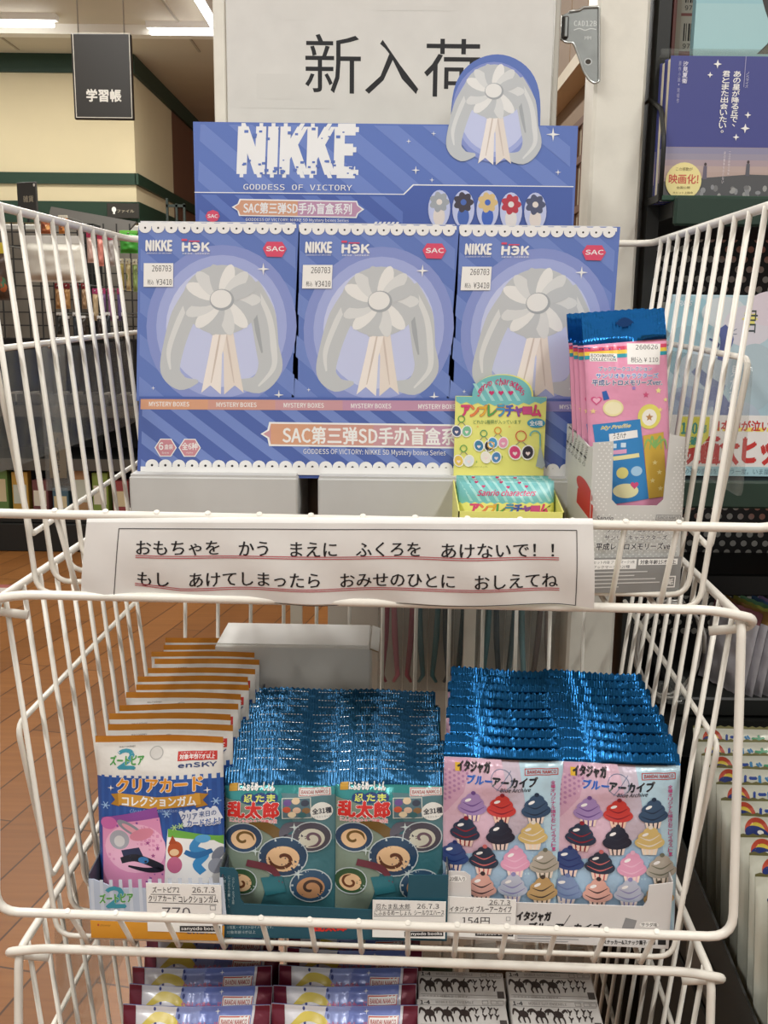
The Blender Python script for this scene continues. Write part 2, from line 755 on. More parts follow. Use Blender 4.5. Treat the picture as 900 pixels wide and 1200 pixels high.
def basket(zf, fr, fy, fa, label, crossbar):
    t = thing('wire_basket', label, 'basket', (BX, BY, zf), YAW)
    t['group'] = 'stacked white wire baskets'
    rt = .0031
    m = MB()
    path = [(-fa, fy, fr), (fa, fy, fr), (A_, 0, RIM), (A_, D_, RIM), (-A_, D_, RIM), (-A_, 0, RIM)]
    m.tube(fillet(path, [.016, .016, .012, .022, .022, .012], True), rt, WHITE_WIRE, 10, True)
    m.build('frame', t)
    if crossbar:
        m = MB()
        p = [(-A_ + .016, .0135, RIM - .013), (-A_ - .0075, .010, RIM - .009), (-A_ - .008, -.001, RIM + .0005), (-A_ + .02, -.004, RIM + .0065),
             (A_ - .02, -.004, RIM + .0065), (A_ + .008, -.001, RIM + .0005), (A_ + .0075, .010, RIM - .009), (A_ - .016, .0135, RIM - .013)]
        m.tube(fillet(p, .012, False, 4), rt, WHITE_WIRE, 10)
        m.build('crossbar', t)
    rw = .0019
    fl = .024
    for i in range(10):                      # U wires: side - floor - side
        y = .012 + .0302 * i
        m = MB()
        p = [(-A_ + .002, y, RIM), (-A_ + fl, y, 0), (A_ - fl, y, 0), (A_ - .002, y, RIM)]
        m.tube(fillet(p, .012), rw, WHITE_WIRE, 7)
        m.build('side_wire', t)
    for i in range(13):                      # front - floor - back wires
        x = -.1965 + .03275 * i
        m = MB()
        p = [(x, fy - .0015, fr + .0035), (x, fy + .035, -.008), (x, D_ - .028, -.0033), (x, D_ - .001, RIM)]
        m.tube(fillet(p, [0, .004, .012, 0]), rw, WHITE_WIRE, 7)
        m.build('floor_wire', t)
    for sx in (-1, 1):                       # loop along each side
        xu, xl = A_ - fl * (1 - .162 / RIM) + .0035, A_ - fl * (1 - .045 / RIM) + .0035
        m = MB()
        p = [(sx * xu, D_ - .006, .165), (sx * xu, .010, .160), (sx * (xl + .001), .028, .036), (sx * xl, D_ - .012, .050)]
        m.tube(fillet(p, [0, .012, .006, 0]), rw * 1.12, WHITE_WIRE, 8)
        m.build('side_loop', t)
    return t


Z1, Z2, Z3 = -.185, -.4385, -.695
B1 = basket(Z1, .057, -.004, .262, 'topmost white wire basket, holding the blue mystery boxes', False)
B2 = basket(Z2, .0385, -.020, .2465, 'middle white wire basket, holding the three boxes of foil packs', True)
B3 = basket(Z3, .0385, -.020, .2465, 'lowest white wire basket, holding maroon ended snack packs', True)
# the stand that carries the lowest basket
t = thing('basket_stand', 'white metal stand on feet under the lowest wire basket', 'stand', (BX, BY, -H), YAW)
m = MB()
zt = H + Z3 - .0125
m.tube(fillet([(-.2, .02, zt), (.2, .02, zt), (.2, .31, zt), (-.2, .31, zt)], .02, True), .003, WHITE_WIRE, 8, True)
m.build('stand_frame', t)
for x in (-.2, .2):
    for y in (.02, .31):
        m = MB()
        m.cyl((x, y, 0), (x, y, zt), .011, WHITE_WIRE)
        m.build('leg', t)
# clear guards hooked along the basket sides
for bname, zf, sx, zl, zh, y0, y1, lab in (('topmost', Z1, -1, .082, .158, .0, .31, 'clear acrylic guard strip along the left side of the topmost basket'),
                                    ('topmost', Z1, 1, .075, .158, .0, .31, 'clear acrylic guard strip along the right side of the topmost basket'),
                                    ('lowest', Z3, -1, .10, .235, .05, .31, 'clear acrylic guard strip along the left side of the lowest basket')):
    m = MB()
    xa = (A_ - .024 * (1 - .12 / RIM) + .0062)
    pts = [(y0, zl), (y1, zl), (y1, zh), (y0, zh)]
    pts = [(p.x, p.y) for p in fillet([(a, b, 0) for a, b in pts], .008, True, 4)]
    m.prism(pts, -.0006, .0006, CLEAR)
    m.v = [(sx * (xa + b), a, c) for a, b, c in m.v]
    o = m.build('guard_strip', None, (BX, BY, zf + H), (0, 0, YAW))
    tag(o, lab, 'guard')

# ================================================================== TOPMOST BASKET
BLUE, BLUE2, BLUEL = M('5f78bd', .22, 0, '', .5, .6), M('7188c8', .22, 0, '', .5, .6), M('93a4da', .22, 0, '', .5, .6)
NAVY = M('4a62aa', .22, 0, '', .5, .6)
GLOW1, GLOW2, GLOW3 = M('8795cf', .22, 0, '', .5, .6), M('a3aede', .22, 0, '', .5, .6), M('c6cdec', .22, 0, '', .5, .6)
GW = M('f0f0ee', .25, 0, '', .5, .6)
SILV = [M(h, .25, 0, '', .5, .5) for h in ('c2c6c8', 'dadcdb', 'a6abaf', 'e9e9e6')]
IVORY = M('e6dcd2', .3, 0, '', .5, .5)
PINKR = M('d9506e', .3)
ORANGE, OR2, OR3, PK1, PK2 = M('d6a182', .3), M('cf9c8e', .3), M('c99aa0', .3), M('c094ae', .3), M('b490b8', .3)
GREYCARD = M('c3c3c0', .6, 0, 'card')
WCARD = M('e2e1dc', .5, 0, 'card')


def stripes(a, x0, y0, x1, y1, mat, n=9, slope=.62, w=.5):
    """diagonal printed stripes clipped to a rectangle"""
    wdt = (x1 - x0) + (y1 - y0) / slope
    st = wdt / n
    for i in range(n):
        xs = x0 - (y1 - y0) / slope + i * st
        q = [(xs, y0), (xs + st * w, y0), (xs + st * w + (y1 - y0) / slope, y1), (xs + (y1 - y0) / slope, y1)]
        for ax, v, less in ((0, x0, False), (0, x1, True)):
            q = clip_half(q, ax, v, less) if len(q) > 2 else q
        if len(q) > 2:
            a.poly(q, mat)


def bow_ornament(a, ox, oy, k, glow=None):
    """plain silver ribbon rosette with two long tails and an ivory drop"""
    X = lambda pts: [(ox + k * x, oy + k * y) for x, y in pts]
    for m_, rx, ry in glow or ((GLOW1, 92, 98), (GLOW2, 80, 86), (GLOW3, 68, 73)):
        a.ell(ox, oy + 32 * k, rx * k, ry * k, m_, 0, 36)
    a.stroke(X([(-30, -12), (-47, 20), (-58, 55), (-62, 85), (-48, 100), (-28, 98)]), [26 * k, 30 * k, 26 * k, 24 * k, 18 * k, 3 * k], SILV[0])
    a.stroke(X([(-36, -8), (-52, 24), (-64, 60), (-62, 84)]), [5 * k, 7 * k, 6 * k, 2 * k], SILV[1])
    a.stroke(X([(34, -18), (50, 18), (56, 55), (60, 82), (44, 102), (10, 98)]), [24 * k, 32 * k, 28 * k, 30 * k, 22 * k, 3 * k], SILV[0])
    a.stroke(X([(42, -12), (58, 20), (64, 56), (64, 82), (46, 104)]), [5 * k, 7 * k, 8 * k, 6 * k, 2 * k], SILV[1])
    a.stroke(X([(38, 0), (44, 36), (50, 64)]), [4 * k, 6 * k, 2 * k], SILV[2])
    for q, c in ((1, IVORY), (-1, M('efe8e1', .3))):   # two notched ivory ribbon ends
        a.poly(X([(2 - 9 * q, 20), (2 + 9 * q, 20), (2 + 17 * q, 66), (2 + 26 * q, 112), (2 + 15 * q, 103), (2 + 2 * q, 114), (2 + 1 * q, 66)]), c)
        a.stroke(X([(2 + 2 * q, 30), (2 + 8 * q, 66), (2 + 14 * q, 100)]), [1.5 * k, 2.5 * k, 1 * k], M('cfc2b8', .3))
    a.ell(ox, oy, 48 * k, 42 * k, SILV[0], 0, 36)
    for i in range(14):                      # folded loops of the rosette
        an = 2 * PI * i / 14
        a.ell(ox + 27 * k * math.cos(an), oy + 23 * k * math.sin(an), 21 * k, 8.5 * k, SILV[(1, 0, 3)[i % 3]], math.atan2(23 * math.sin(an), 27 * math.cos(an)), 16)
    a.ell(ox, oy, 15 * k, 13 * k, SILV[2])
    a.ell(ox - 1 * k, oy - 1 * k, 13 * k, 11 * k, SILV[3])


def small_bow(a, x, y, k, c1, c2):
    a.ell(x, y + 3 * k, 15 * k, 25 * k, GLOW3)
    a.ell(x, y + 13 * k, 8 * k, 13 * k, c2)
    for i in range(7):
        an = 2 * PI * i / 7
        a.ell(x + 6 * k * math.cos(an), y - 6 * k + 6 * k * math.sin(an), 8 * k, 5 * k, c1, an, 12)
    a.ell(x, y - 6 * k, 4 * k, 4 * k, c2)


# measured corners of the display's front
TY = .74
tl, tr, br, bl = at(158.5, 262, TY), at(726, 265.5, TY), at(709, 556, TY), at(173, 553, TY)
TX0, TX1 = -.1795, .1660
TW = TX1 - TX0
TZ0, TZ1, TZT = -.1180, -.0640, .0622        # tray bottom, tray front top, box tops
disp = thing('display_tray', 'wide blue display tray of mystery boxes with a tall printed header card behind', 'display box', (TX0, TY, TZ0))
mst = MB()
HT = TZ1 - TZ0
DP = .195
mst.box((0, 0, 0), (TW, .0012, HT), NAVY)
mst.box((0, .0012, 0), (.0012, DP, HT), NAVY)
mst.box((TW - .0012, .0012, 0), (TW, DP, HT), NAVY)
mst.box((.0012, .0012, 0), (TW - .0012, DP, .0012), WCARD)
a = Art(((168, 469), (717, 472), (709, 556), (173, 553)))
a.rect(164, 466, 722, 560, NAVY)
stripes(a, 168, 481, 716, 553, BLUE2, 15, .75, .45)
strip = [ORANGE, OR2, OR3, PK1, PK1, PK2, M('8f8bc0', .3)]
for i in range(7):
    x0 = 166 + i * 79
    a.rect(x0, 469, x0 + 79.3, 481, strip[i])
    if i < 5:
        a.text('MYSTERY BOXES', 176 + i * 79, 472 + i * .3, 223 + i * 79, 477.4 + i * .3, GW, .02, 'cjk')
    if i == 6:
        a.text('MYSTERY BOXES', 658, 473, 704, 478, GW, .02, 'cjk')
ban = [(307, 509), (315, 504), (317, 495), (575, 497), (577, 506), (585, 511), (577, 516), (575, 525), (317, 523), (315, 514)]
a.poly(ban, GW)
bn2 = [(310, 509), (317, 505), (319, 497), (573, 499), (575, 507), (582, 511), (575, 515), (573, 523), (319, 521), (317, 513)]
a.poly(bn2, OR3)
for i, mt in enumerate((ORANGE, OR2)):
    a.poly([(319 + i * 60, 497 + i * .5), (379 + i * 60, 497.5 + i * .5), (379 + i * 60, 521.5 + i * .4), (319 + i * 60, 521 + i * .4)], mt)
a.poly([(500, 498.5), (573, 499), (575, 507), (582, 511), (575, 515), (573, 523), (500, 522.5)], PK1)
a.text('SAC第三弹SD手办盲盒系列', 333, 500, 553, 520, GW, .025, 'cjk', 0, -1.0)
a.text('GODDESS OF VICTORY: NIKKE SD Mystery boxes Series', 357, 525.5, 523, 533.5, GW, .0, 'cjk', 0, -1)
for cx, t1, t2, t3 in ((196.5, '6', '盒装', 'box'), (224.5, '全6种', '', 'styles')):
    hx = [(cx + r_ * math.cos(an), 525.5 + .92 * r_ * math.sin(an)) for r_ in (13.0,) for an in [PI / 3 * i for i in range(6)]]
    a.poly(hx, GW)
    a.poly([(cx + (x - cx) * .9, 525.5 + (y - 525.5) * .9) for x, y in hx], M('c88a94', .3))
    if t2:
        a.text(t1, cx - 8, 519.5, cx - 3, 528, GW, .03)
        a.text(t2, cx - 1.5, 521.5, cx + 8.5, 527.5, GW, .01)
    else:
        a.text(t1, cx - 9, 519.5, cx + 9, 528, GW, .02)
    a.text(t3, cx - 4, 530, cx + 4, 532.5, GW, 0)
for i in range(35):
    x = 181 + i * 15.55
    y = 545.8 + i * .085
    if x < 705:
        a.ell(x, y, 7.6, 6.8, GW, 0, 16)
        a.ell(x, y, 1.5, 1.5, INK, 0, 8)
a.rect(168, 547.3, 722, 553.2, GW)
a.poly([(168, 547.3), (722, 550), (722, 558), (168, 555)], GW)
a.emit(mst, flat((0, 0, 0), (TW, 0, 0), (0, 0, HT)))
mst.build('tray', disp)

# the header card standing up behind the boxes
HY = .93 - TY
p1, p2, p3, p4 = at(224, 145, .93), at(677, 147, .93), at(672, 262, .93), at(232, 262, .93)
hx0, hx1, hz1, hz0 = (p1.x + p4.x) / 2 - TX0, (p2.x + p3.x) / 2 - TX0, p1.z - TZ0 + .0015, p4.z - TZ0
mh = MB()
kx = (hx1 - hx0) / 447.0
kz = (hz1 - hz0) / 115.5
outl = [(hx0, 0), (hx1, 0), (hx1, hz1)]
cxh = hx0 + (579 - 228) * kx
rx_, rz_ = 52 * kx, (at(579, 64, .93).z - TZ0 - hz1)
for i in range(25):                          # die-cut dome
    an = PI * i / 24
    outl.append((cxh + rx_ * math.cos(an) * (1 + .05 * math.sin(an * 2) ** 2), hz1 + rz_ * math.sin(an) ** .75))
outl.append((hx0, hz1))
mh.prism(outl, HY - .0012, HY + .0012, BLUE, WCARD)
a = Art(((224, 145), (677, 147), (672, 262), (232, 262)))
stripes(a, 233, 148, 668, 259, BLUE2, 10, .8, .5)
a.poly([(231.5, 227), (475, 227), (487, 216), (671, 216), (670, 262), (232, 262)], NAVY)
stripes(a, 236, 229, 475, 260, BLUE, 7, .8, .45)
a.poly([(229, 226), (475, 226), (486, 215), (672, 215.5), (672, 216.5), (487, 216.3), (476, 227), (229, 227)], GW)
a.text('NIKKE', 282, 150, 418, 205, GW, .07)
random.seed(5)
for i in range(46):                          # the broken-up pixels of the lettering
    x, top = 284 + random.random() * 132, random.random() < .35
    y = (151 + random.random() * 12) if top else (188 + random.random() * 16)
    q = 1.2 + random.random() * 2.2
    a.rect(x, y, x + q * 1.5, y + q, BLUE)
a.text('GODDESS OF VICTORY', 287, 216.5, 415, 223, GW, .0, 'mono')
a.poly([(274, 243), (281, 239), (283, 233.5), (421, 234.5), (423, 239.5), (430, 244), (423, 249), (421, 254), (283, 253), (281, 247)], GW)
a.poly([(277, 243), (282.5, 239.5), (284.5, 235), (352, 235.5), (352, 252.2), (284.5, 251.8), (282.5, 247)], ORANGE)
a.poly([(352, 235.5), (420, 236), (421.5, 240), (427, 244), (421.5, 248.5), (420, 252.5), (352, 252.2)], PK1)
a.text('SAC第三弹SD手办盲盒系列', 288, 237.5, 415, 250, GW, .025)
a.text('GODDESS OF VICTORY: NIKKE SD Mystery boxes Series', 291, 255, 412, 259.5, GW, 0, 'cjk')
a.ell(252, 253.5, 8.5, 7, PINKR, 0, 8)
a.text('SAC', 246, 251.5, 258, 255.5, GW, .03, 'cjk')
for x, y, r_ in ((648, 157, 8), (489, 199, 5), (480, 166, 3), (509, 157, 3), (654, 200, 3.5), (508, 210, 3)):
    a.spark(x, y, r_, GW)
bow_ornament(a, 579, 108, .74, ((GLOW1, 66, 78), (GLOW2, 60, 70), (GLOW3, 54, 62)))
for x, y, c1, c2 in ((517, 240, SILV[2], IVORY), (545, 240, M('4b4650', .3), M('5270b8', .3)), (573, 240, M('dcc087', .3), M('4a6cc0', .3)),
                     (600, 242, M('bd4250', .3), M('e6e2de', .3)), (628, 242, M('565b74', .3), IVORY)):
    small_bow(a, x, y, .85, c1, c2)
for i in range(6):
    a.poly([(443 + i * 5, 258), (446 + i * 5, 258), (444 + i * 5, 261), (441 + i * 5, 261)], GW)
a.emit(mh, flat((hx0, HY - .0012, hz0), (hx1 - hx0, 0, 0), (0, 0, hz1 - hz0)))
oh = mh.build('header_card', disp)
oh['label'] = 'tall blue header card with a silver ribbon rosette cut out above its edge'


def mystery_box():
    t = thing('mystery_box', 'x', 'box', (0, 0, 0), 0, 'blue mystery boxes in the display tray')
    w, d = TW / 3 - .0022, .085
    h = TZT - TZ0 - .0016
    m = MB()
    m.box((0, .0016, 0), (w, d, h), NAVY, None, .0008)
    vis = TZ1 - TZ0 - .0016
    a = Art(((159, 262), (346.5, 263.5), (350, 470), (169, 468)))
    a.rect(159, 262.4, 350.5, 470, BLUE)
    stripes(a, 162, 266, 346, 466, BLUE2, 7, .8, .5)
    bow_ornament(a, 259, 352, .97)
    a.poly([(159, 262.2), (346.5, 263.5), (346.7, 268), (159.3, 266.5)], GW)
    for i in range(12):
        x = 167 + i * 15.5
        a.ell(x, 267.5 + i * .1, 7.5, 6.8, GW, 0, 14)
        a.ell(x, 268.2 + i * .1, 1.3, 1.3, INK, 0, 8)
    a.text('NIKKE', 168.5, 283, 199, 295, GW, .06)
    a.text('GODDESS OF VICTORY', 169, 297, 199, 298.6, GW, 0, 'cjk')
    a.text('HЭK', 211.5, 285.5, 244, 295.5, GW, .07)
    a.rect(210.5, 281, 217, 283.4, PINKR)
    a.rect(219, 283, 232, 284.4, PINKR)
    a.text('HERO SEEKER', 212, 297.3, 244, 299, GW, 0, 'mono')
    a.poly([(307, 292), (312, 284), (330, 284.2), (335.5, 292.5), (330, 302), (312, 301.5)], PINKR)
    a.text('SAC', 311, 289.6, 332.5, 295, GW, .035, 'cjk')
    a.rect(166, 309.5, 201, 337, M('efeeea', .5))
    a.text('260703', 176, 312, 198.5, 319.3, INK, .0, 'mono')
    a.text('税込', 170.5, 328.5, 178, 334.5, INK, 0)
    a.text('¥3410', 181, 328, 199.5, 334.8, INK, .0, 'mono')
    a.spark(308, 316, 7.5, GW)
    a.spark(328, 463, 6, GW)
    a.spark(179, 455, 2.5, GW)
    for i in range(9):
        a.ell(176 + i * 19, 467.5 + i * .2, 9.5, 2.6, GW, 0, 12)
    a.emit(m, flat((0, .0016, vis), (w, 0, 0), (0, 0, h - vis)))
    m.build('carton', t)
    m = MB()
    m.box((.001, .003, h), (w - .001, d - .001, h + .0012), WCARD)
    m.build('lid_flap', t)
    return t


bx = mystery_box()
for i, lab in enumerate(('left blue mystery box with a silver rosette, above the hexagon marks of the tray', 'middle blue mystery box with a silver rosette, between two like it',
                         'right blue mystery box with a silver rosette, behind the yellow charm display')):
    loc = (TX0 + .0014 + i * (TW / 3 - .0003), TY, TZ0 + .0014)
    if i == 0:
        bx.location = (loc[0], loc[1], loc[2] + H)
        bx['label'] = lab
    else:
        dup(bx, loc, None, lab)

# grey cartons that carry the display
FL1 = Z1 + .0019


def plain_carton(x0, x1, y0, y1, z0, z1, mat, label, lip=.001, seam=True):
    t = thing('cardboard_box', label, 'box', (x0, y0, z0))
    m = MB()
    m.box((0, 0, 0), (x1 - x0, y1 - y0, z1 - z0 - .0014), mat, None, .0012)
    m.build('body', t)
    m = MB()
    e = lip
    m.box((.001, .001, z1 - z0 - .0014), (x1 - x0 - .001, (y1 - y0) * .5 - .0006, z1 - z0), mat)
    m.box((.001, (y1 - y0) * .5 + .0006, z1 - z0 - .0014), (x1 - x0 - .001, y1 - y0 - .001, z1 - z0), mat)
    m.build('flap', t)
    return t


q1, q2 = at(153, 556, .73), at(349, 556, .73)
q3 = at(373, 556, .73)
plain_carton(q1.x, q2.x, .725, .93, FL1, TZ0, GREYCARD, 'left plain grey carton under the blue display tray')
plain_carton(q3.x, .155, .725, .93, FL1, TZ0, M('bfc0be', .6, 0, 'card'), 'right plain grey carton under the blue display tray, behind the charm box')
m = MB()
m.tube([(q2.x + .0105, .80, FL1 + H), (q2.x + .0105, .80, TZ0 + H - .002)], .0085, M('6d5f52', .4), 16)
m.tube([(q2.x + .0105, .80, FL1 + H), (q2.x + .0105, .80, FL1 + .004 + H)], .0088, M('4d433a', .4), 16)
tag(m.build('post'), 'dark brown round post showing in the gap between the two grey cartons', 'post')

# ------------------------------------------------------------------ paper notice on the front rail
t = thing('paper_notice', 'long white paper notice with red underlined words hung on the front rail', 'notice', (0, 0, 0))
n0 = bw(-.206, -.0085, 0)
a = Art(((101.5, 612), (695, 614.5), (695, 710), (94.5, 703)))
GREYINK = M('3b3b3d', .6)
RED = M('b8525a', .6)
for seg in (((139.3, 619), (675.4, 621)), ((139.3, 619), (134, 702.5)), ((134, 702.5), (400, 708.5)), ((400, 708.5), (674, 709)), ((675.4, 621), (674, 709))):
    a.stroke([seg[0], seg[1]], .9, GREYINK, 1)
words1 = [('おもちゃを', 160, 256), ('かう', 279, 313), ('まえに', 339, 393), ('ふくろを', 415.5, 491), ('あけないで！！', 515.5, 648)]
words2 = [('もし', 161, 197), ('あけてしまったら', 221, 373), ('おみせのひとに', 397, 531), ('おしえてね', 554.5, 653)]
for t1, x0, x1 in words1:
    e = (x0 - 160) / 500 * 4
    a.text(t1, x0, 632.5 + e, x1, 649 + e, INK, 0, bx=.26)
for t1, x0, x1 in words2:
    e = (x0 - 160) / 500 * 3
    a.text(t1, x0, 669 + e, x1, 686 + e, INK, 0, bx=.26)
for y, y2 in ((649.5, 652.3), (651.8, 654.6)):
    a.stroke([(159, y), (654, y2)], 1.0, RED, 1)
a.stroke([(158, 683), (210, 688), (655, 689.5)], 1.0, RED, 1)
a.stroke([(158, 685.2), (210, 690.2), (655, 691.7)], 1.0, RED, 1)
c0, c1, c2_, c3 = (at(*p, Y) for p, Y in (((101.5, 612), .6195), ((695, 614.5), .5985), ((695, 710), .6035), ((94.5, 703), .6245)))
m = MB()


def notice(u, v, h):
    top, bot = c0.lerp(c1, u), c3.lerp(c2_, u)
    p = bot.lerp(top, v)
    wav = .0016 * math.sin(u * 17 + 1) * (1 - v) + .0011 * math.sin(u * 31 + v * 5) * (1 - v) + .002 * math.sin(PI * v)
    curl = -.010 * max(0, u - .93) / .07 * (1 - v) + .004 * max(0, .05 - u) / .05 * (1 - v)
    return (p.x, p.y - h - wav + curl * .5, p.z + .0008 * math.sin(u * 23) * (1 - v))


NU, NV = 60, 14
gu, gv = [i / NU for i in range(NU + 1)], [j / NV for j in range(NV + 1)]
k = m.add([notice(u, v, 0) for v in gv for u in gu])
for j in range(NV):
    for i in range(NU):
        q = k + j * (NU + 1) + i
        m.face((q, q + 1, q + NU + 2, q + NU + 1), PAPER, True)
# the fold over the rail
k2 = m.add([(Vector(notice(u, 1, 0)) + Vector((0, .0035 * (1 - math.cos(g)) / 1.0, .0032 * math.sin(g)))) for g in (0, .7, 1.4, 2.2, 3.0) for u in gu])
for j in range(4):
    for i in range(NU):
        q = k2 + j * (NU + 1) + i
        m.face((q, q + 1, q + NU + 2, q + NU + 1), PAPER, True)
a.emit(m, notice, gu, gv, .0002, .000008)
m.build('sheet', t)

# ================================================================== packs and their boxes
def pack(w, h, t, sb, st, bands, art, back, seed=1, nu=36, nv=52, zig=.0008, wr=.0009, depth_pow=.6, bend=0.0):
    """pillow pack standing on its lower edge at the origin, front towards -y; returns (surface function, mesh builder)"""
    rnd = random.Random(seed)
    ph = [rnd.random() * 6.28 for _ in range(8)]

    def prof(u, v, sgn=1):
        e = min((v - sb) / .2, (1 - st - v) / .16, 1)
        ev = math.sin(max(0, e) * PI / 2) if e > 0 else 0
        eu = max(0.0, math.sin(PI * min(max(u, 0), 1))) ** depth_pow
        b = t / 2 * ev * eu
        k1 = math.exp(-((v - (1 - st)) / .10) ** 2)
        k0 = math.exp(-((v - sb) / .10) ** 2)
        q = wr * (k1 * math.sin(u * 33 + ph[0] + 3 * math.sin(u * 9 + ph[1])) + k0 * math.sin(u * 29 + ph[2]) + .5 * math.sin(u * 11 + v * 14 + ph[3]) * ev + .35 * math.sin(u * 5 - v * 23 + ph[4]) * ev) * eu
        wave = .0012 * math.sin(u * 4.5 + ph[5]) * (k1 + (1 if v > 1 - st else 0))
        return b + .0003 + q * ev * 1.0 + q * .25, wave

    def zz(i, v):
        return zig * (1 if i % 2 else -1) if v in (0.0, 1.0) else 0

    def g(u, v, h_, sgn):
        b, wave = prof(u, v)
        pinch = 1 - .035 * min(1, b / (t / 2 + 1e-6))
        over = max(0.0, v - (1 - st) + .02) * h
        return Vector(((u - .5) * w * pinch, wave - sgn * (b + h_) + bend * over * (1 + .25 * math.sin(u * 7 + ph[6])), v * h - .25 * bend * over))

    gu = [i / nu for i in range(nu + 1)]
    gv = [j / nv for j in range(nv + 1)]
    m = MB()

    def band(v):
        for v0, mt in bands:
            if v >= v0:
                return mt
        return bands[-1][1]
    # put band borders on grid rows
    for v0, _ in bands:
        j = min(range(nv + 1), key=lambda q: abs(gv[q] - v0))
        if 0 < j < nv:
            gv[j] = v0

    def bil(u, v, h_, sgn=1):
        """point on the faceted surface"""
        i = min(max(int(u * nu), 0), nu - 1)
        j = min(max(bisect.bisect_left(gv, v) - 1, 0), nv - 1)
        fu, fv = u * nu - i, (v - gv[j]) / (gv[j + 1] - gv[j])
        P = lambda a, b: cache[(min(max(a, 0), nu), b)]
        p = P(i, j) * (1 - fu) * (1 - fv) + P(i + 1, j) * fu * (1 - fv) + P(i + 1, j + 1) * fu * fv + P(i, j + 1) * (1 - fu) * fv
        return Vector((p.x, p.y - h_, p.z))

    cache = {}
    for sgn in (1, -1):
        k = len(m.v)
        for j, v in enumerate(gv):
            for i, u in enumerate(gu):
                p = g(u, v, 0, sgn)
                p.z += zz(i, v)
                if sgn == 1:
                    cache[(i, j)] = p
                m.add([p])
                e = 1e-3
                du = g(min(u + e, 1), v, 0, sgn) - g(max(u - e, 0), v, 0, sgn)
                dv = g(u, min(v + e, 1), 0, sgn) - g(u, max(v - e, 0), 0, sgn)
                n = du.cross(dv)
                n = n if sgn * n.y < 0 else -n
                m.n[k + j * (nu + 1) + i] = n.normalized()
        for j in range(nv):
            for i in range(nu):
                q = k + j * (nu + 1) + i
                f = (q, q + 1, q + nu + 2, q + nu + 1)
                m.face(f if sgn == 1 else f[::-1], band((gv[j] + gv[j + 1]) / 2) if sgn == 1 else back(.5 * (gv[j] + gv[j + 1])), True)

    def normal(u, v):
        e = 1e-3
        n = (g(min(u + e, 1), v, 0, 1) - g(max(u - e, 0), v, 0, 1)).cross(g(u, min(v + e, 1), 0, 1) - g(u, max(v - e, 0), 0, 1))
        return n.normalized()
    if art:
        for k_, it in enumerate(art.items):  # keep the print on the pack
            art.items[k_] = ([(min(max(a_, .003), .997), min(max(b_, .001), .999)) for a_, b_ in it[0]],) + it[1:]
        art.emit(m, bil, gu, gv, .00008, .000009, normal)
    return m


def row_of_packs(first, n, spots, labels):
    for i, (loc, rot) in enumerate(spots):
        if i == 0 and first is not None:
            o = first
            o.location = (loc[0], loc[1], loc[2] + H)
            o.rotation_euler = rot
            o['label'] = labels[0]
        else:
            dup(first, loc, rot, labels[i])


def price_card(quad, o, ux, uz, label, draw):
    """card stuck on a box front: o lower left corner, ux, uz its edges"""
    ux, uz, o = Vector(ux), Vector(uz), Vector(o)
    n = ux.cross(uz).normalized()
    m = MB()
    P = [o, o + ux, o + ux + uz, o + uz]
    k = m.add([p + n * .0005 for p in P] + P)
    for f in ((0, 1, 2, 3), (7, 6, 5, 4), (0, 4, 5, 1), (1, 5, 6, 2), (2, 6, 7, 3), (3, 7, 4, 0)):
        m.face([k + i for i in f], M('f0efeb', .5))
    a_ = Art(quad)
    draw(a_)
    a_.emit(m, flat(o + n * .0005, ux, uz))
    ob = m.build('price_card', None, (0, 0, H))
    return tag(ob, label, 'price card', 'handwritten price cards')


# ---- bookmark packs in their grey dotted box (right end of the topmost basket)
PINK, PINK2 = M('e79cbb', .3, 0, 'foil', .5, .4), M('d987ab', .3)
BFOIL = M('1d6fb8', .22, .75, 'crimp')
YEL, TEAL = M('f0cf4f', .3), M('2f9fb0', .3)
BCY = .655
a = Art(((687.4, 371), (781, 361), (806, 690), (712, 694)))
a.rect(685, 411, 812, 413, BFOIL)
for y, c in ((411, 'd84b6b'), (415.5, 'f0cf4f'), (420, '2f9fb0')):
    a.poly([(688, y + 1), (790, y - 7), (790, y - 2.5), (688, y + 5.5)], M(c, .3))
a.rect(697, 417.5, 727.5, 427, WHITE)
a.text('BOOKMARK', 698.5, 418.4, 724, 422, INK, .02, 'cjk')
a.text('COLLECTION', 698.5, 423, 726, 426.3, INK, .02, 'cjk')
a.rect(739, 405, 777, 430, M('f1f0ec', .5))
a.text('260626', 749, 406.8, 774, 412.5, INK, 0, 'mono', 0, .8)
a.text('税込 ¥ 110', 743, 421.5, 775, 428, INK, 0, 'cjk', 0, .8)
NB = M('2f56a8', .35)
a.text('ブックマークコレクション', 707, 433, 768, 438.5, NB, .02, outline=WHITE, ow=.5, skew=1)
a.text('サンリオキャラクターズ', 704, 441, 776, 447, M('3f7fd0', .35), .03, outline=WHITE, ow=.7, skew=1)
a.text('平成レトロメモリーズver.', 700, 448.5, 781, 455.5, M('38508e', .35), .03, outline=WHITE, ow=.7, skew=1)
for x, y, r_, c in ((747, 458, 3, 'a08cd0'), (762, 466, 4, 'd85a86'), (777, 461, 4, 'f4e9a0'), (786, 472, 3, 'f4e9a0'), (702, 486, 3.5, 'f5d69a'), (780, 484, 3.5, 'f5d69a')):
    a.star(x, y, r_, M(c, .3))
a.heart(705, 473, 6, M('d8588c', .3))
a.heart(705, 473, 4, M('f0b5cc', .3))
a.ell(724, 482, 12, 10, M('ece2a8', .3))                  # plain round stickers
a.ell(724, 482, 10, 7.5, M('f3ecc4', .3))
a.stroke([(713, 462), (716, 472)], [5, 7], M('2f62ae', .3))
a.ell(767, 492, 14, 15, M('e7de6f', .3))
a.ell(767, 493, 9, 10, M('f3f0e4', .3))
a.star(767, 493, 5, M('b88a5a', .3))
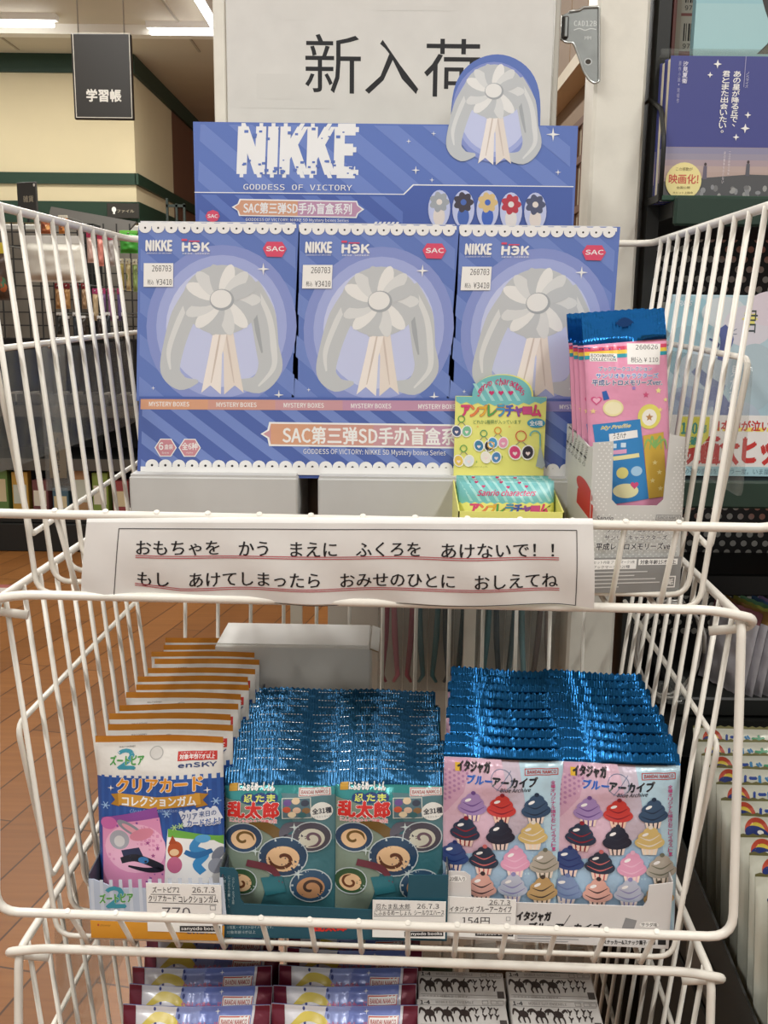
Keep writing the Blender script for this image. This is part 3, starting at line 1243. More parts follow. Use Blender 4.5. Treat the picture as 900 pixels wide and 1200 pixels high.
a.poly([(702, 502), (756, 495), (770, 592), (718, 600)], M('3587c6', .35))
a.text('My Profile', 711, 503.5, 745, 509, M('c8b64a', .3), .03, 'cjk', .3, 3, WHITE, .4)
a.poly([(720, 513), (753, 508), (754, 517), (721, 522)], WHITE)
a.text('うさハナ', 725, 512, 740, 519, INK, .01, skew=1)
for x, y in ((726, 527), (737, 526)):
    a.rect(x - 3, y - 2.5, x + 3, y + 3, M('cfe4f2', .3))
a.poly([(721, 533), (741, 531), (741, 536), (721, 538)], M('e3a6c8', .3))
a.poly([(725, 540), (756, 536), (757, 541), (726, 545)], M('efe7a8', .3))
a.ell(737, 560, 7, 7, M('e8df86', .3))
a.ell(754, 558, 7, 6, M('a9d0ec', .3))
a.ell(742, 582, 15, 9, M('efe9b4', .3))
a.heart(752, 575, 5, M('d8507e', .3))
a.poly([(760, 515), (785, 511), (792, 590), (770, 592)], M('d6b24c', .3))
for q in range(5):
    a.stroke([(775, 530), (766 + q * 5, 520 - (q % 2) * 4), (762 + q * 7, 532)], [2, 2.5, .8], M('8fbf6e', .3))
for x, y in ((776, 548), (782, 560), (774, 570), (784, 580)):
    a.star(x, y, 3.5, M('f2e29a', .3))
m = pack(.0555, .184, .010, .05, .115, ((.885, BFOIL), (-1, PINK)), a, lambda v: BFOIL if v > .885 else PINK2, 3, 24, 56, .0003, .0007, .6, .12)
t = thing('bookmark_pack', 'x', 'pack', (0, 0, 0), 0, 'pink bookmark packs in the dotted box')
m.build('bag', t)
m = MB()
m.ring = None
hole = [(-.006 + .012 * (i / 10), .0035 * math.sin(PI * i / 10) + .1755) for i in range(11)] + [(.006 - .012 * (i / 10), -.0028 * math.sin(PI * i / 10) + .1755) for i in range(1, 10)]
m.prism(hole[::-1], -.0016, -.0010, M('123f78', .4, .5))
o = m.build('hang_hole', t)
o['label'] = 'dark eye shaped hanging hole in the blue top seal'
fz = FL1 + .004
row_of_packs(t, 4, [((.1755, .676, fz), (R(-2), R(-5.2), 0)), ((.1730, .688, fz - .001), (R(-2), R(-4.9), R(2))), ((.1716, .7000, fz - .001), (R(-2), R(-4.8), R(2))), ((.1702, .7120, fz), (R(-2), R(-4.6), R(2)))],
             ['foremost pink bookmark pack with a blue foil top and a 110 yen sticker', 'pink bookmark pack with blue foil top directly behind the stickered one',
              'third pink bookmark pack from the front of the dotted grey box', 'rearmost pink bookmark pack with blue foil top in the dotted grey box'])
GBOX = M('cdcdc9', .5, 0, 'card')
GDK = M('8e8e8c', .5, 0, 'card')
t = thing('display_box', 'pale grey dotted display box of bookmark packs with a cut-out front', 'display box', (.1385, BCY, FL1), R(3))
bwid, bdep = .0625, .078
bh = .105
m = MB()
zc_ = bh * .56                                # lower edge of the cut-out
front = [(0, 0), (bwid, 0), (bwid - .002, bh), (bwid - .0125, bh + .002), (bwid - .014, zc_ + .004), (bwid - .018, zc_), (.0175, zc_), (.0135, zc_ + .004), (.0125, bh - .003), (-.001, bh - .004)]
m.prism(front, 0, .0009, GBOX)
a = Art(((703.6, 518), (803, 513), (811, 680), (710.5, 677)))
for j in range(17):                           # fine dots
    for i in range(16):
        x, y = 707 + i * 6.4 + (j % 2) * 3.2, 597 + j * 2.75
        if x < 805:
            a.ell(x, y, .9, .8, M('e6e6e3', .5), 0, 6)
for sx_, n_ in ((708, 3), (790, 3)):
    for j in range(22):
        for i in range(n_):
            a.ell(sx_ + i * 5 + (j % 2) * 2.5, 524 + j * 3.2, .9, .8, M('e6e6e3', .5), 0, 6)
a.poly([(709, 641), (809.3, 641), (811, 681), (710, 678)], GDK)
a.text('ブックマークコレクション', 724, 607.5, 788, 614.5, M('4c4c4e'), .03, outline=WHITE, ow=.5)
a.text('サンリオキャラクターズ', 722, 617, 790, 623, M('4c4c4e'), .03, outline=WHITE, ow=.5)
a.text('平成レトロメモリーズver.', 714, 625.5, 799, 633, M('3c3c3e'), .04, outline=WHITE, ow=.6)
a.frame(775, 595.5, 802.5, 601.5, .6, M('5c5c5e'))
a.text('BANDAI NAMCO', 777, 597, 800.5, 600, M('5c5c5e'), .02, 'cjk')
a.text('Sanrio', 711, 597, 729, 602, M('5c5c5e'), .02, 'cjk', .3)
a.rect(711, 643, 759, 653.5, WHITE)
a.text('セット内容 ブックマーク1枚', 713, 644.2, 757, 647.6, INK, 0)
a.text('ブックマーク 全20種', 713, 649.2, 752, 652.6, INK, 0)
a.rect(761, 643, 805, 649.5, WHITE)
a.text('対象年齢15才以上', 763, 644, 803, 648.8, INK, .02)
for j in range(5):
    a.rect(712, 656 + j * 4, 712 + (60, 46, 70, 75, 30)[j], 657.2 + j * 4, M('d4d4d2'))
a.frame(794, 662, 805, 675, 1.4, WHITE)
a.text('紙', 796.5, 665, 802.5, 672, WHITE, .02)
a.emit(m, flat((0, 0, 0), (bwid, 0, 0), (0, 0, bh)))
m.build('front_panel', t)
m = MB()
side = [(0, 0), (bdep, 0), (bdep, bh * 1.0), (.012, bh * .92), (0, bh * .94)]
m.prism(side, 0, .0009, GBOX)
m.v = [(b - .0002, a_ + .0009, c) for a_, b, c in m.v]
m.f = [f[::-1] for f in m.f]
a = Art(((675, 539), (703.6, 518), (710.5, 677), (697, 695)))
a.text('BANDAI', 678, 540, 687, 545, INK, .02, 'cjk', 0, 3)
for j in range(6):
    a.vtext('ブックマーク入り', 681 + j * 3.6, 553 - j * 1.2, 588 - j * 1.2, 2.2, GREYINK, 0)
a.ell(702, 607, 6, 10, M('c0282f', .4))
a.poly([(698, 616), (709, 612), (709.5, 628), (699, 632)], M('c0282f', .4))
a.poly([(699, 652), (709, 645), (710, 668), (700, 674)], WHITE)
a.poly([(701, 656), (708, 651), (708.6, 663), (701.6, 668)], INK)
a.emit(m, lambda u, v, h_: Vector((-.0002 - h_, bdep * (1 - u), v * bh)))
m.build('side_panel', t)
m = MB()
m.prism(side, 0, .0009, GBOX)
m.v = [(b + bwid - .0009, a_ + .0009, c) for a_, b, c in m.v]
m.f = [f[::-1] for f in m.f]
m.build('side_panel', t)
m = MB()
m.box((0, bdep, 0), (bwid, bdep + .0009, bh), GBOX)
m.box((.001, .001, 0), (bwid - .001, bdep, .0008), GBOX)
m.build('back_panel', t)

# ---- umbrella charm display
LYEL = M('e9e883', .4)
AQUA, AQUA2 = M('76bfc0', .35), M('a5d9d6', .35)
MAG = M('d0336f', .35)
ttl = 'アンブレラチャーム'
tcol = ['d94a7a', 'e8894a', 'e2b53c', '56a856', '3f9fc0', '4668b8', '8858a8', 'd0508a', 'd94a7a']


def charm_title(a, x0, x1, y0, y1):
    st = (x1 - x0) / 9
    for i, ch in enumerate(ttl):
        sm = ch in 'ャー'
        a.text(ch, x0 + i * st + .4, y0 + (2 if sm else 0), x0 + (i + 1) * st - .2, y1 - (2.5 if ch == 'ー' else 0), M(tcol[i], .35), .05, outline=M('c2356c', .35), ow=.9)


t = thing('display_box', 'small yellow charm display box with a striped arched header and heart marks', 'display box', (.049, .665, FL1))
ux0 = .049
hd = at(534.4, 464, .735), at(641.5, 465.5, .735), at(636, 552, .735), at(531, 551, .735)
hxa, hxb = (hd[0].x + hd[3].x) / 2 - ux0, (hd[1].x + hd[2].x) / 2 - ux0
hza, hzb = hd[3].z - FL1, hd[0].z - FL1
dome = at(588, 438.5, .735).z - FL1
m = MB()
ccx, crx = hxa + (588 - 532.5) / 106.5 * (hxb - hxa), 35.5 / 106.5 * (hxb - hxa)
outl = [(hxa, .0), (hxb, .0), (hxb, hzb)] + [(ccx + crx * math.cos(PI * i / 20), hzb + (dome - hzb) * math.sin(PI * i / 20) ** .85) for i in range(21)] + [(hxa, hzb)]
m.prism(outl, .070, .0712, LYEL)
a = Art(((534.4, 464), (641.5, 465.5), (636, 552), (531, 551)))
dm = [(554 + 35 * (1 - math.cos(PI * i / 20)), 465 - 25.5 * math.sin(PI * i / 20) ** .85) for i in range(21)]
a.poly([(535, 464.5)] + dm + [(641, 466), (641, 470)] + [(641 - i * 6.7, 470 + (3 if i % 2 else 0) + 3 * math.sin(PI * i / 16)) for i in range(1, 16)] + [(535, 470)], AQUA)
for i in range(9):
    x = 545 + i * 10
    q = [(x, 445), (x + 4, 445), (x + 18, 472), (x + 14, 472)]
    if i in (1, 2, 3, 4, 5):
        a.poly([(x, 447 + abs(x - 575) * .12), (x + 4, 447 + abs(x - 575) * .12), (x + 16, 470), (x + 12, 470)], AQUA2)
scr = 'Sanrio characters'
for i, ch in enumerate(scr):
    if ch == ' ':
        continue
    an = PI * (.93 - .86 * (i + .5) / len(scr))
    x, y = 588 + 27 * math.cos(an), 466 - 18.5 * math.sin(an)
    hh = 8.5 if ch in 'Sht' else (6 if ch not in 'i' else 7)
    a.text(ch, x - 1.9, y - hh / 2, x + 1.9, y + hh / 2, MAG, .03, 'cjk', .3)
for x in (577, 588, 599.5):
    a.heart(x, 460.5, 3.2, MAG)
charm_title(a, 541, 634, 475, 488)
a.text('どれか1種類が入っています', 555, 492, 611, 497, M('4a7f52', .4), .0)
a.ell(628.5, 496, 10.5, 5.5, M('3f96b6', .35))
a.text('全6種', 621, 493, 636, 499, WHITE, .02)
for x, y, c, c1, c2 in ((541, 491, '5aa050', '49597f', '7fc09a'), (567, 508, '4f9a6a', '3f7fa8', '2c2c34'), (583.5, 504.5, 'e0913c', '4f9ccc', 'e79ab8'), (543, 525.5, '5aa050', 'e8c860', 'dfe6ee'),
                        (575, 521.5, 'e0b03c', 'efe9e2', '4f86c0'), (610.5, 511, 'd85a44', 'd8477c', '35303c')):
    r_ = 4.3 if x != 610.5 else 6.6
    a.ring(x, y, r_ - 1.1, r_, M(c, .35), 18)
    s_ = 1.25 if x == 610.5 else 1
    for q, cc in ((-1, c1), (1, c2)):
        a.stroke([(x + q * 1.5, y + r_), (x + q * 5 * s_, y + r_ + 4)], .9, M('8f8a80', .35), 1)
        a.ell(x + q * 6 * s_, y + r_ + 10 * s_, 6.2 * s_, 7.2 * s_, WHITE, q * .3, 16)
        a.ell(x + q * 6 * s_, y + r_ + 10 * s_, 5 * s_, 6 * s_, M(cc, .35), q * .3, 16)
        a.heart(x + q * 6 * s_, y + r_ + 11 * s_, 2.2 * s_, M('f1dfe0', .35))
a.ring(627, 511, 5, 6.8, M('74b8b4', .35), 16, PI, 2 * PI)
a.rect(631.8, 511, 633.5, 535, M('74b8b4', .35))
a.poly([(632.5, 521), (627, 546), (634, 549), (638, 545)], M('a7b3b8', .35))
a.spark(561, 482, 2, M('d0508a', .35))
for x, y, c in ((560, 500, 'e0913c'), (597, 500, 'e0913c'), (627, 480, '4a7f52'), (558, 541, '5aa050'), (588, 535, '5aa050')):
    a.spark(x, y, 1.8, M(c, .35))
a.text('©SANRIO CO.,LTD.', 549, 546, 571, 548, M('7f8a50', .4), 0)
a.emit(m, flat((hxa, .070, hza), (hxb - hxa, 0, 0), (0, 0, hzb - hza)))
o = m.build('header_card', t)
o['label'] = 'yellow arched header card printed with charms on rings'
m = MB()
cw = hxb - hxa + .004
m.box((hxa - .001, 0, 0), (hxa + cw, .0009, .052), LYEL)
m.prism([(0, 0), (.072, 0), (.072, hza - .004), (.060, hza - .006), (0, .052)], 0, .0009, LYEL)
k = len(m.v)
m.prism([(0, 0), (.072, 0), (.072, hza - .004), (.060, hza - .006), (0, .052)], 0, .0009, LYEL)
m.v = [m.v[i] if i < 8 else ((b + hxa - .001 if i < k else b + hxa + cw - .0009), a_ , c) for i, (a_, b, c) in enumerate(m.v)]
m.f = m.f[:6] + [f[::-1] for f in m.f[6:]]
m.box((hxa, .001, 0), (hxa + cw - .001, .069, .0008), LYEL)
m.build('tray', t)
pk = at(537, 568, .70)
a = Art(((533, 566), (641, 567), (650, 700), (540, 700)))
a.rect(525, 560, 660, 600, AQUA)
for i in range(13):
    a.poly([(530 + i * 10, 566), (533.5 + i * 10, 566), (550 + i * 10, 596), (546.5 + i * 10, 596)], AQUA2)
a.poly([(525, 597)] + [(525 + i * 4.5, 597 + (2.5 if i % 2 else 0)) for i in range(1, 30)] + [(660, 597), (660, 705), (525, 705)], LYEL)
for x, y in ((553, 569), (581, 569), (602, 570), (561, 575), (589, 576), (610, 575)):
    a.heart(x, y, 2.2, MAG)
a.text('Sanrio characters', 554, 579.5, 621.5, 588, MAG, .03, 'cjk', .35)
charm_title(a, 547, 637, 600, 613)
m = pack(cw - .003, .066, .014, .03, .03, ((-1, AQUA),), a, lambda v: LYEL, 11, 26, 30, .0, .0005)
t2 = thing('charm_pack', 'foremost striped aqua and yellow charm pack standing in the small yellow display box', 'pack', (ux0 + hxa + cw / 2 - .0005, .688, FL1 + .003), 0, 'charm packs')
t2.rotation_euler = (R(-8), 0, 0)
m.build('bag', t2)
for i in range(2):
    dup(t2, (ux0 + hxa + cw / 2 - .0005, .703 + .013 * i, FL1 + .002), (R(-5), 0, 0), ('second striped charm pack, directly behind the foremost one', 'rearmost striped charm pack against the yellow header card')[i])


# ================================================================== MIDDLE BASKET
FL2 = Z2 + .0021
HANDINK = M('2a2a30', .5)


def sanyodo(a, x0, y0, x1, y1):
    a.rect(x0, y0, x1, y1, INK)
    a.text('sanyodo books', x0 + 1.5, y0 + .8, x1 - 1.5, y1 - .6, WHITE, .02, 'cjk')


# ---- orange topped card gum packs (left)
ORF = M('cf8a32', .3, .45, 'foil')
WHF = M('e2e0da', .35, 0, 'foil')
BLF = M('2b58a4', .3, .1, 'foil', .5, .4)
SLV = M('b9bcc0', .35, .6, 'foil')
a = Art(((110, 863), (252, 869), (247, 1095), (119, 1095)))
for i in range(16):
    a.rect(117 + i * 8.5, 914, 120.5 + i * 8.5, 1100, M('3561ad', .3, .1))
a.text('2', 136, 882, 155, 905, M('3c93a8', .35), .05, outline=WHITE, ow=.6)
a.text('ズートピア', 127, 889.5, 165, 901, M('4f9b4a', .35), .05, 'cjk', 0, 1, WHITE, .7)
a.text('WALT DISNEY', 137, 877.5, 155, 879.5, GREYINK, 0, 'cjk')
a.ell(179, 887, 8, 7.2, M('cfcdc8', .3, 0, 'foil'))
a.ring(179, 887, 6.6, 7.6, M('a9a8a4', .3), 24)
a.rect(203, 886, 245.5, 897, M('c5352f', .4))
a.text('対象年齢7才以上', 205, 889.5, 243.5, 895.5, WHITE, .03)
a.text('※のどにつまらせないよう', 206, 886.8, 242, 888.8, WHITE, 0)
a.text('enSKY', 204, 899.5, 245, 905, M('2b4378', .35), .05, 'cjk')
a.text('クリアカード', 135, 918, 230, 935.5, M('e49a3a', .3), .045, 'cjk', 0, 2, WHITE, 1.3)
rib = M('cf9a3f', .3)
a.poly([(128, 938), (140, 936), (138, 953), (128, 951), (133, 945)], M('b07f31', .3))
a.poly([(236, 939), (222, 936), (223, 955), (235, 953), (230, 946)], M('b07f31', .3))
a.poly([(136, 936), (180, 941), (227, 937), (228, 951), (180, 956), (137, 951)], rib)
a.text('コレクションガム', 141, 940, 223, 952, WHITE, .04, 'cjk', 0, 0, M('8a5f20', .3), .6)
a.text('Clear Card Collection Gum', 150, 955.5, 216, 960, M('9db7e2', .3), .0, 'cjk', .2)
for x, y in ((122, 953), (243, 949), (191, 962), (126, 975), (196, 990)):
    for q in range(3):
        an = PI / 3 * q
        a.stroke([(x - 5 * math.cos(an), y - 5 * math.sin(an)), (x + 5 * math.cos(an), y + 5 * math.sin(an))], 1.1, M('9cc0e8', .3), 1)
    a.ell(x, y, 1.8, 1.8, M('9cc0e8', .3), 0, 8)
a.spark(128, 930, 4, WHITE)
a.spark(235, 934, 4.5, WHITE)
a.poly([(118, 969), (180, 953), (192, 1020), (188, 1100), (122, 1100)], M('8e4f9c', .3))
a.poly([(119, 976), (183, 966), (190, 1028), (186, 1100), (122, 1100)], M('dd94bb', .3))
a.ell(156, 1004, 34, 30, M('edb6d0', .3))
a.ell(126, 975, 9, 8, M('c86aa8', .3))
# plain leaf and ribbon shapes on the two sample cards
a.ell(150, 980, 6, 17, M('8f939f', .3), -1.0)
a.ell(151, 981, 3, 12, M('e3a3b2', .3), -1.0)
a.ell(163, 987, 7, 14, M('d98aa0', .3), 1.2)
a.ell(138, 995, 11, 12, M('a9abb5', .3))
a.ell(138, 997, 6, 7, M('d6d5d6', .3))
a.poly([(140, 1008), (160, 1003), (166, 1016), (144, 1020)], M('2c3554', .3))
a.stroke([(140, 1020), (158, 1016), (184, 1026), (170, 1030), (148, 1026)], [7, 9, 9, 6, 2], M('20242f', .3))
a.ell(165, 1018, 6, 4, M('3f7fb8', .3))
for x, y in ((170, 997), (181, 1003), (176, 1012)):
    a.star(x, y, 2.8, M('a04a88', .3))
a.poly([(205, 961), (244, 956), (249, 971), (210, 978)], M('dfe4ee', .3))
for q in range(12):
    a.ell(207 + q * 3.4, 977 - q * .5 if q % 2 else 960 - q * .35, 2.6, 2.2, M('dfe4ee', .3), 0, 8)
a.text('クリア', 207, 962, 224, 970, M('5a6f9c', .3), .03, 'cjk', 0, 1)
a.text('来日の', 226, 960, 243, 967, M('5a6f9c', .3), .02, 'cjk', 0, 1)
a.text('カードだよ!', 213, 970, 246, 978, M('4f6fae', .3), .04, 'cjk', 0, 1, WHITE, .8)
a.poly([(192, 980), (255, 992), (252, 1100), (184, 1100)], WHITE)
a.poly([(192, 980), (255, 992), (254, 1003), (240, 996), (192, 990)], M('6fae4c', .3))
for x, y in ((199, 979), (206, 977)):
    for q in range(3):
        an = PI / 3 * q
        a.stroke([(x - 4 * math.cos(an), y - 4 * math.sin(an)), (x + 4 * math.cos(an), y + 4 * math.sin(an))], 1, M('b6d98f', .3), 1)
a.ell(200, 1005, 8, 10, M('b5532c', .3))
a.poly([(193, 998), (197, 988), (202, 998)], M('a84a26', .3))
a.ell(199, 1008, 5, 4, M('e8c49a', .3))
a.ell(199, 1023, 8, 10, M('c56a8c', .3))
a.stroke([(226, 992), (219, 1004), (230, 1012), (222, 1024), (228, 1034)], [8, 9, 10, 9, 8], M('3f8ec8', .3))
a.stroke([(210, 1008), (222, 1013), (238, 1008)], [5, 8, 5], M('2f6ea8', .3))
a.ell(229, 993, 8, 5, M('5aa6d8', .3))
a.ell(243, 1013, 5, 9, M('7f8390', .3), .5)
a.ell(241, 1027, 8, 9, M('9a9da8', .3))
m = pack(.0905, .1405, .013, .05, .05, ((.968, ORF), (.79, WHF), (-1, BLF)), a, lambda v: ORF if v > .968 else (SLV if v > .79 else BLF), 21, 30, 44, .0, .0009)
t = thing('card_gum_pack', 'x', 'pack', (0, 0, 0), 0, 'orange topped card gum packs')
m.build('bag', t)
rnd = random.Random(4)
spots, labs = [], []
for i in range(12):
    y = .655 + .0196 * i
    j = [0, .002, -.001, .0035, .0, .0045, .002, .006, .0065, -.001, .0065, .003][i]
    spots.append(((-.157 - .0002 * i + j, y, FL2 + .0006 + .0005 * rnd.random()), (R(-3 - 2 * rnd.random()), R(rnd.uniform(-.8, .8)), R(rnd.uniform(-1.5, 1.5)))))
    labs.append(('foremost orange and white topped card gum pack, its blue printed front in full view' if i == 0 else
                 ('rearmost orange topped card gum pack, farthest back in the left box' if i == 11 else ordinal(i) + ' orange topped card gum pack counting from the front of the left box')))
row_of_packs(t, 12, spots, labs)


def open_box(name, label, x0, y0, w, d, zf, rz, front_pts, art_quad, draw, side_mat, hf, hb, front_mat, fw=None, fhs=None):
    """open topped display box: printed front panel with its cut-out outline, two sloping sides, a taller back and a base"""
    t = thing(name, label, 'display box', (x0, y0, zf), rz)
    m = MB()
    m.prism(front_pts, 0, .0009, front_mat)
    a_ = Art(art_quad)
    draw(a_)
    a_.emit(m, flat((0, 0, 0), (w, 0, 0), (0, 0, fhs)))
    m.build('front_panel', t)
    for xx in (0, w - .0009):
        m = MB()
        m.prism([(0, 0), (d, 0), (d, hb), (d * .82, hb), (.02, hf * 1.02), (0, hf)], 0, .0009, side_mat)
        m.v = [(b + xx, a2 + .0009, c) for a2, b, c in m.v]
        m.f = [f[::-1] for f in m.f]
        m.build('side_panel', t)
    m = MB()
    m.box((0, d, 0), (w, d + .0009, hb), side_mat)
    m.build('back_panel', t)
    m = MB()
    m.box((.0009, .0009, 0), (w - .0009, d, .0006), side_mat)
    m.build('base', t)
    return t


PALEB = M('b6c3d6', .45, 0, 'card')


def draw_gum(a):
    for i in range(14):
        a.rect(110 + i * 11, 1028, 114 + i * 11, 1078, M('c6d0de', .45))
    a.poly([(108, 1076), (254, 1083), (252, 1100), (108, 1097)], M('d9982f', .45))
    a.text('2', 128, 1037, 149, 1061, M('3c93a8', .35), .05)
    a.text('ズートピア', 120, 1045, 158, 1056, M('4f9b4a', .35), .05, 'cjk', 0, 1, WHITE, .7)
    a.text('enSKY', 214, 1087, 247, 1092, M('2b4378'), .05, 'cjk')
    a.rect(116, 1080.5, 118, 1083, M('b0432c'))
    a.text('Disney', 119, 1081, 131, 1084, M('7a4a1c'), 0, 'cjk', .3)


gx, gw = -.2045, .0945
fh = .0455
open_box('display_box', 'pale blue striped display box holding orange topped card gum packs', gx, .636, gw, .262, FL2 - .0005, R(-1.2),
         [(0, 0), (gw, 0), (gw, fh - .001), (gw * .63, fh - .0025), (gw * .5, fh - .006), (gw * .2, fh - .0065), (.004, fh), (0, fh)],
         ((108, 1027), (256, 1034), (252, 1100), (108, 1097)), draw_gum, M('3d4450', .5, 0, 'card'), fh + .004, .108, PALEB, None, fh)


def card1(a):
    a.text('ズートピア2', 178, 1035.5, 207, 1042, HANDINK, .01)
    a.text('26.7.3', 221, 1036, 245, 1042, HANDINK, .0)
    a.text('クリアカード', 173.5, 1045, 203, 1051.5, HANDINK, .01)
    a.text('コレクションガム', 206, 1045.5, 248, 1053, HANDINK, .01)
    a.stroke([(176, 1043.7), (208, 1044.5)], .6, HANDINK, 1)
    a.stroke([(220, 1044), (246, 1044.7)], .6, HANDINK, 1)
    a.stroke([(173, 1052.5), (246, 1055)], .6, HANDINK, 1)
    a.text('770', 188, 1058, 218, 1070, M('5a5a60'), .0)
    a.frame(239, 1056, 245, 1061, .5, M('8a8a90'))
    sanyodo(a, 206, 1078, 249, 1084)


price_card(((171, 1031.5), (252, 1034), (250.5, 1086), (171.5, 1084)), (gx + gw * .43, .6350, FL2 + .0060), (gw * .56, -.0016, .0), (0, 0, .0375), 'white handwritten price card for 770 yen on the pale blue gum box', card1)

# ---- teal wafer packs (two rows, middle)
TEALF = M('16527a', .24, .6, 'crimp')
TEALB = M('3b6f78', .3, .1, 'foil', .5, .4)
TEALG = M('3f9a9c', .22, .35, 'foil', .5, .3)
a = Art(((260, 905), (399, 912), (384, 1105), (270, 1105)))
a.poly([(262, 950), (310, 965), (330, 1000), (300, 1105), (262, 1105)], M('7f8f80', .3, .1))
a.poly([(330, 945), (398, 950), (392, 1010), (350, 1000)], M('557a80', .3, .1))
for q in range(30):  # pale dashes painted on as glints of light along the crimped seal
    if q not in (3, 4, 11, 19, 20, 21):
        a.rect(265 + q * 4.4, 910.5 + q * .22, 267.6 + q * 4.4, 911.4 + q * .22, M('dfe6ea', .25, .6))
a.rect(267, 929, 277, 940, M('c99b3c', .3))
a.text('にふぉるめーしょん', 278, 929.5, 322, 940, WHITE, .045, 'cjk', 0, -2, M('4a4a44', .3), .6)
for x, ch in ((290, '忍'), (304.5, 'た'), (318, 'ま')):
    a.ell(x, 950.5, 8.5, 7, M('243f78', .3))
    a.text(ch, x - 5, 946, x + 5, 955, M('d9e06a', .3), .05)
a.text('乱太郎', 266, 955, 327, 976, M('cf2f2a', .3), .06, 'cjk', 0, -1, WHITE, 1.6)
a.text('にんじゃのたまご図鑑の段', 269, 977.5, 325, 983, M('d34a5a', .3), .02, 'cjk', 0, -1, WHITE, .5)
a.rect(351, 939, 389, 950, M('d9dcd9', .3))
a.frame(352, 939.8, 388, 949.2, .8, M('b8443c', .3))
a.text('BANDAI NAMCO', 354.5, 942.5, 385.5, 947, M('9c3a34', .3), .03, 'cjk')
a.rect(331, 951, 366, 978.5, M('c9cdc4', .3))
a.rect(332, 952, 365, 977.5, M('55707a', .3))
for x, y, c in ((338, 957, '6b4f8a'), (348, 955, 'd8c0a0'), (359, 958, '3a4050'), (337, 966, 'c0563c'), (349, 967, 'd9b9a0'), (360, 968, '8a6a4a'), (343, 973, 'e0cfae'), (355, 974, '3a6a70')):
    a.ell(x, y, 5, 4.2, M(c, .3), 0, 14)
a.ell(377, 970.5, 12.5, 12, M('e3e3dc', .3))
a.text('全31種', 367, 966, 388, 974, M('3a3f48', .3), .04)
a.text('イラストカード', 368, 976.5, 387, 979.5, M('6a6f74', .3), 0)
# plain round and swooping shapes in the colours of the picture
NV, CRM, BRN, DGR = M('28425f', .3, 0, '', .5, .3), M('e2bd93', .3, 0, '', .5, .3), M('6d5328', .3, 0, '', .5, .3), M('4a4752', .3, 0, '', .5, .3)
a.stroke([(292, 984), (312, 988), (326, 1000), (318, 1010)], [4, 13, 13, 2], BRN)


def medal(x, y, rx, c1, c2, c3, ro):
    """plain round badge with a spiral leaf"""
    a.ell(x, y, rx + 1.2, rx * .88 + 1.2, M('b9c4c6', .3))
    a.ell(x, y, rx, rx * .88, c1)
    a.ell(x, y + rx * .1, rx * .70, rx * .60, c2)
    pts = [(x + rx * (.1 + .062 * q) * math.cos(ro + q * .75), y + rx * .1 + rx * (.1 + .055 * q) * math.sin(ro + q * .75)) for q in range(9)]
    a.stroke(pts, [rx * .05] + [rx * .16] * 7 + [rx * .03], c3)


medal(286, 1003, 21, NV, CRM, BRN, .4)
a.stroke([(366, 986), (338, 990), (333, 1002), (346, 1000)], [3, 13, 9, 2], M('5b5964', .3))
medal(364, 1003, 21, DGR, M('c9c7b6', .3), M('6a5560', .3), 2.2)
medal(331, 1026, 27, M('27435f', .3, 0, '', .5, .3), CRM, M('5e3a2c', .3), 3.6)
medal(360, 1062, 21, M('33506a', .3), M('b98a64', .3), M('4a3a34', .3), 1.0)
medal(284, 1057, 17, M('38563a', .3), CRM, M('6b3f28', .3), 5.0)
a.stroke([(290, 1034), (318, 1042), (330, 1060)], [8, 9, 3], M('6b3440', .3))
a.poly([(306, 1052), (330, 1050), (334, 1068), (312, 1072)], M('2c6a74', .3))
for x, y in ((300, 1020), (345, 990), (348, 1048)):
    a.spark(x, y, 6, M('c5d2d0', .3))
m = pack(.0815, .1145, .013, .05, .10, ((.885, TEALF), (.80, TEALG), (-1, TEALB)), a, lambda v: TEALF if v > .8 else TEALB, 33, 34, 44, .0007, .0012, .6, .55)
t = thing('wafer_pack', 'x', 'pack', (0, 0, 0), 0, 'teal topped wafer packs in the dark teal box')
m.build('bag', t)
spots, labs = [], []
for side, xc in (('left', -.0700), ('right', .0085)):
    for i in range(10):
        spots.append(((xc + rnd.uniform(-.001, .001) - .0004 * i, .6535 + .0167 * i + (.0018 if side == 'left' else 0), FL2 + .001 + (0 if i else .0) + (.002 if i else 0) + .0006 * rnd.random() + (.0025 if side == 'right' and i < 1 else 0)), (R(-5 if i else -7), R(rnd.uniform(-1, 1)), R(rnd.uniform(-1.2, 1.2)))))
        labs.append(('foremost teal wafer pack of the %s row, its picture in full view' % side) if i == 0 else
                    ('rearmost teal wafer pack of the %s row in the dark teal box' % side) if i == 9 else
                    '%s teal topped wafer pack from the front of the %s row' % (ordinal(i), side))
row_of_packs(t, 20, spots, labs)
TBOX = M('1f5364', .45, 0, 'card')


def draw_wafer(a):
    a.text('※写真・イラストはイメージです。', 267, 1090, 320, 1094, M('b9c8cc'), 0)
    a.text('対象年齢 6才以上', 267, 1096, 300, 1100, M('b9c8cc'), 0)
    a.vtext('シールウエハース', 264, 1028, 1066, 2.6, M('9fb6bc'), 0)
    a.vtext('にふぉるめーしょん', 269, 1028, 1068, 2.6, M('9fb6bc'), 0)
    a.vtext('おかし・全31種', 274, 1030, 1064, 2.6, M('9fb6bc'), 0)
    a.text('乱太郎', 366, 1087, 403, 1098, M('cf2f2a'), .05, outline=M('7a1d1a'), ow=.8)
    a.text('ココア味', 419, 1092, 430, 1096, WHITE, 0)


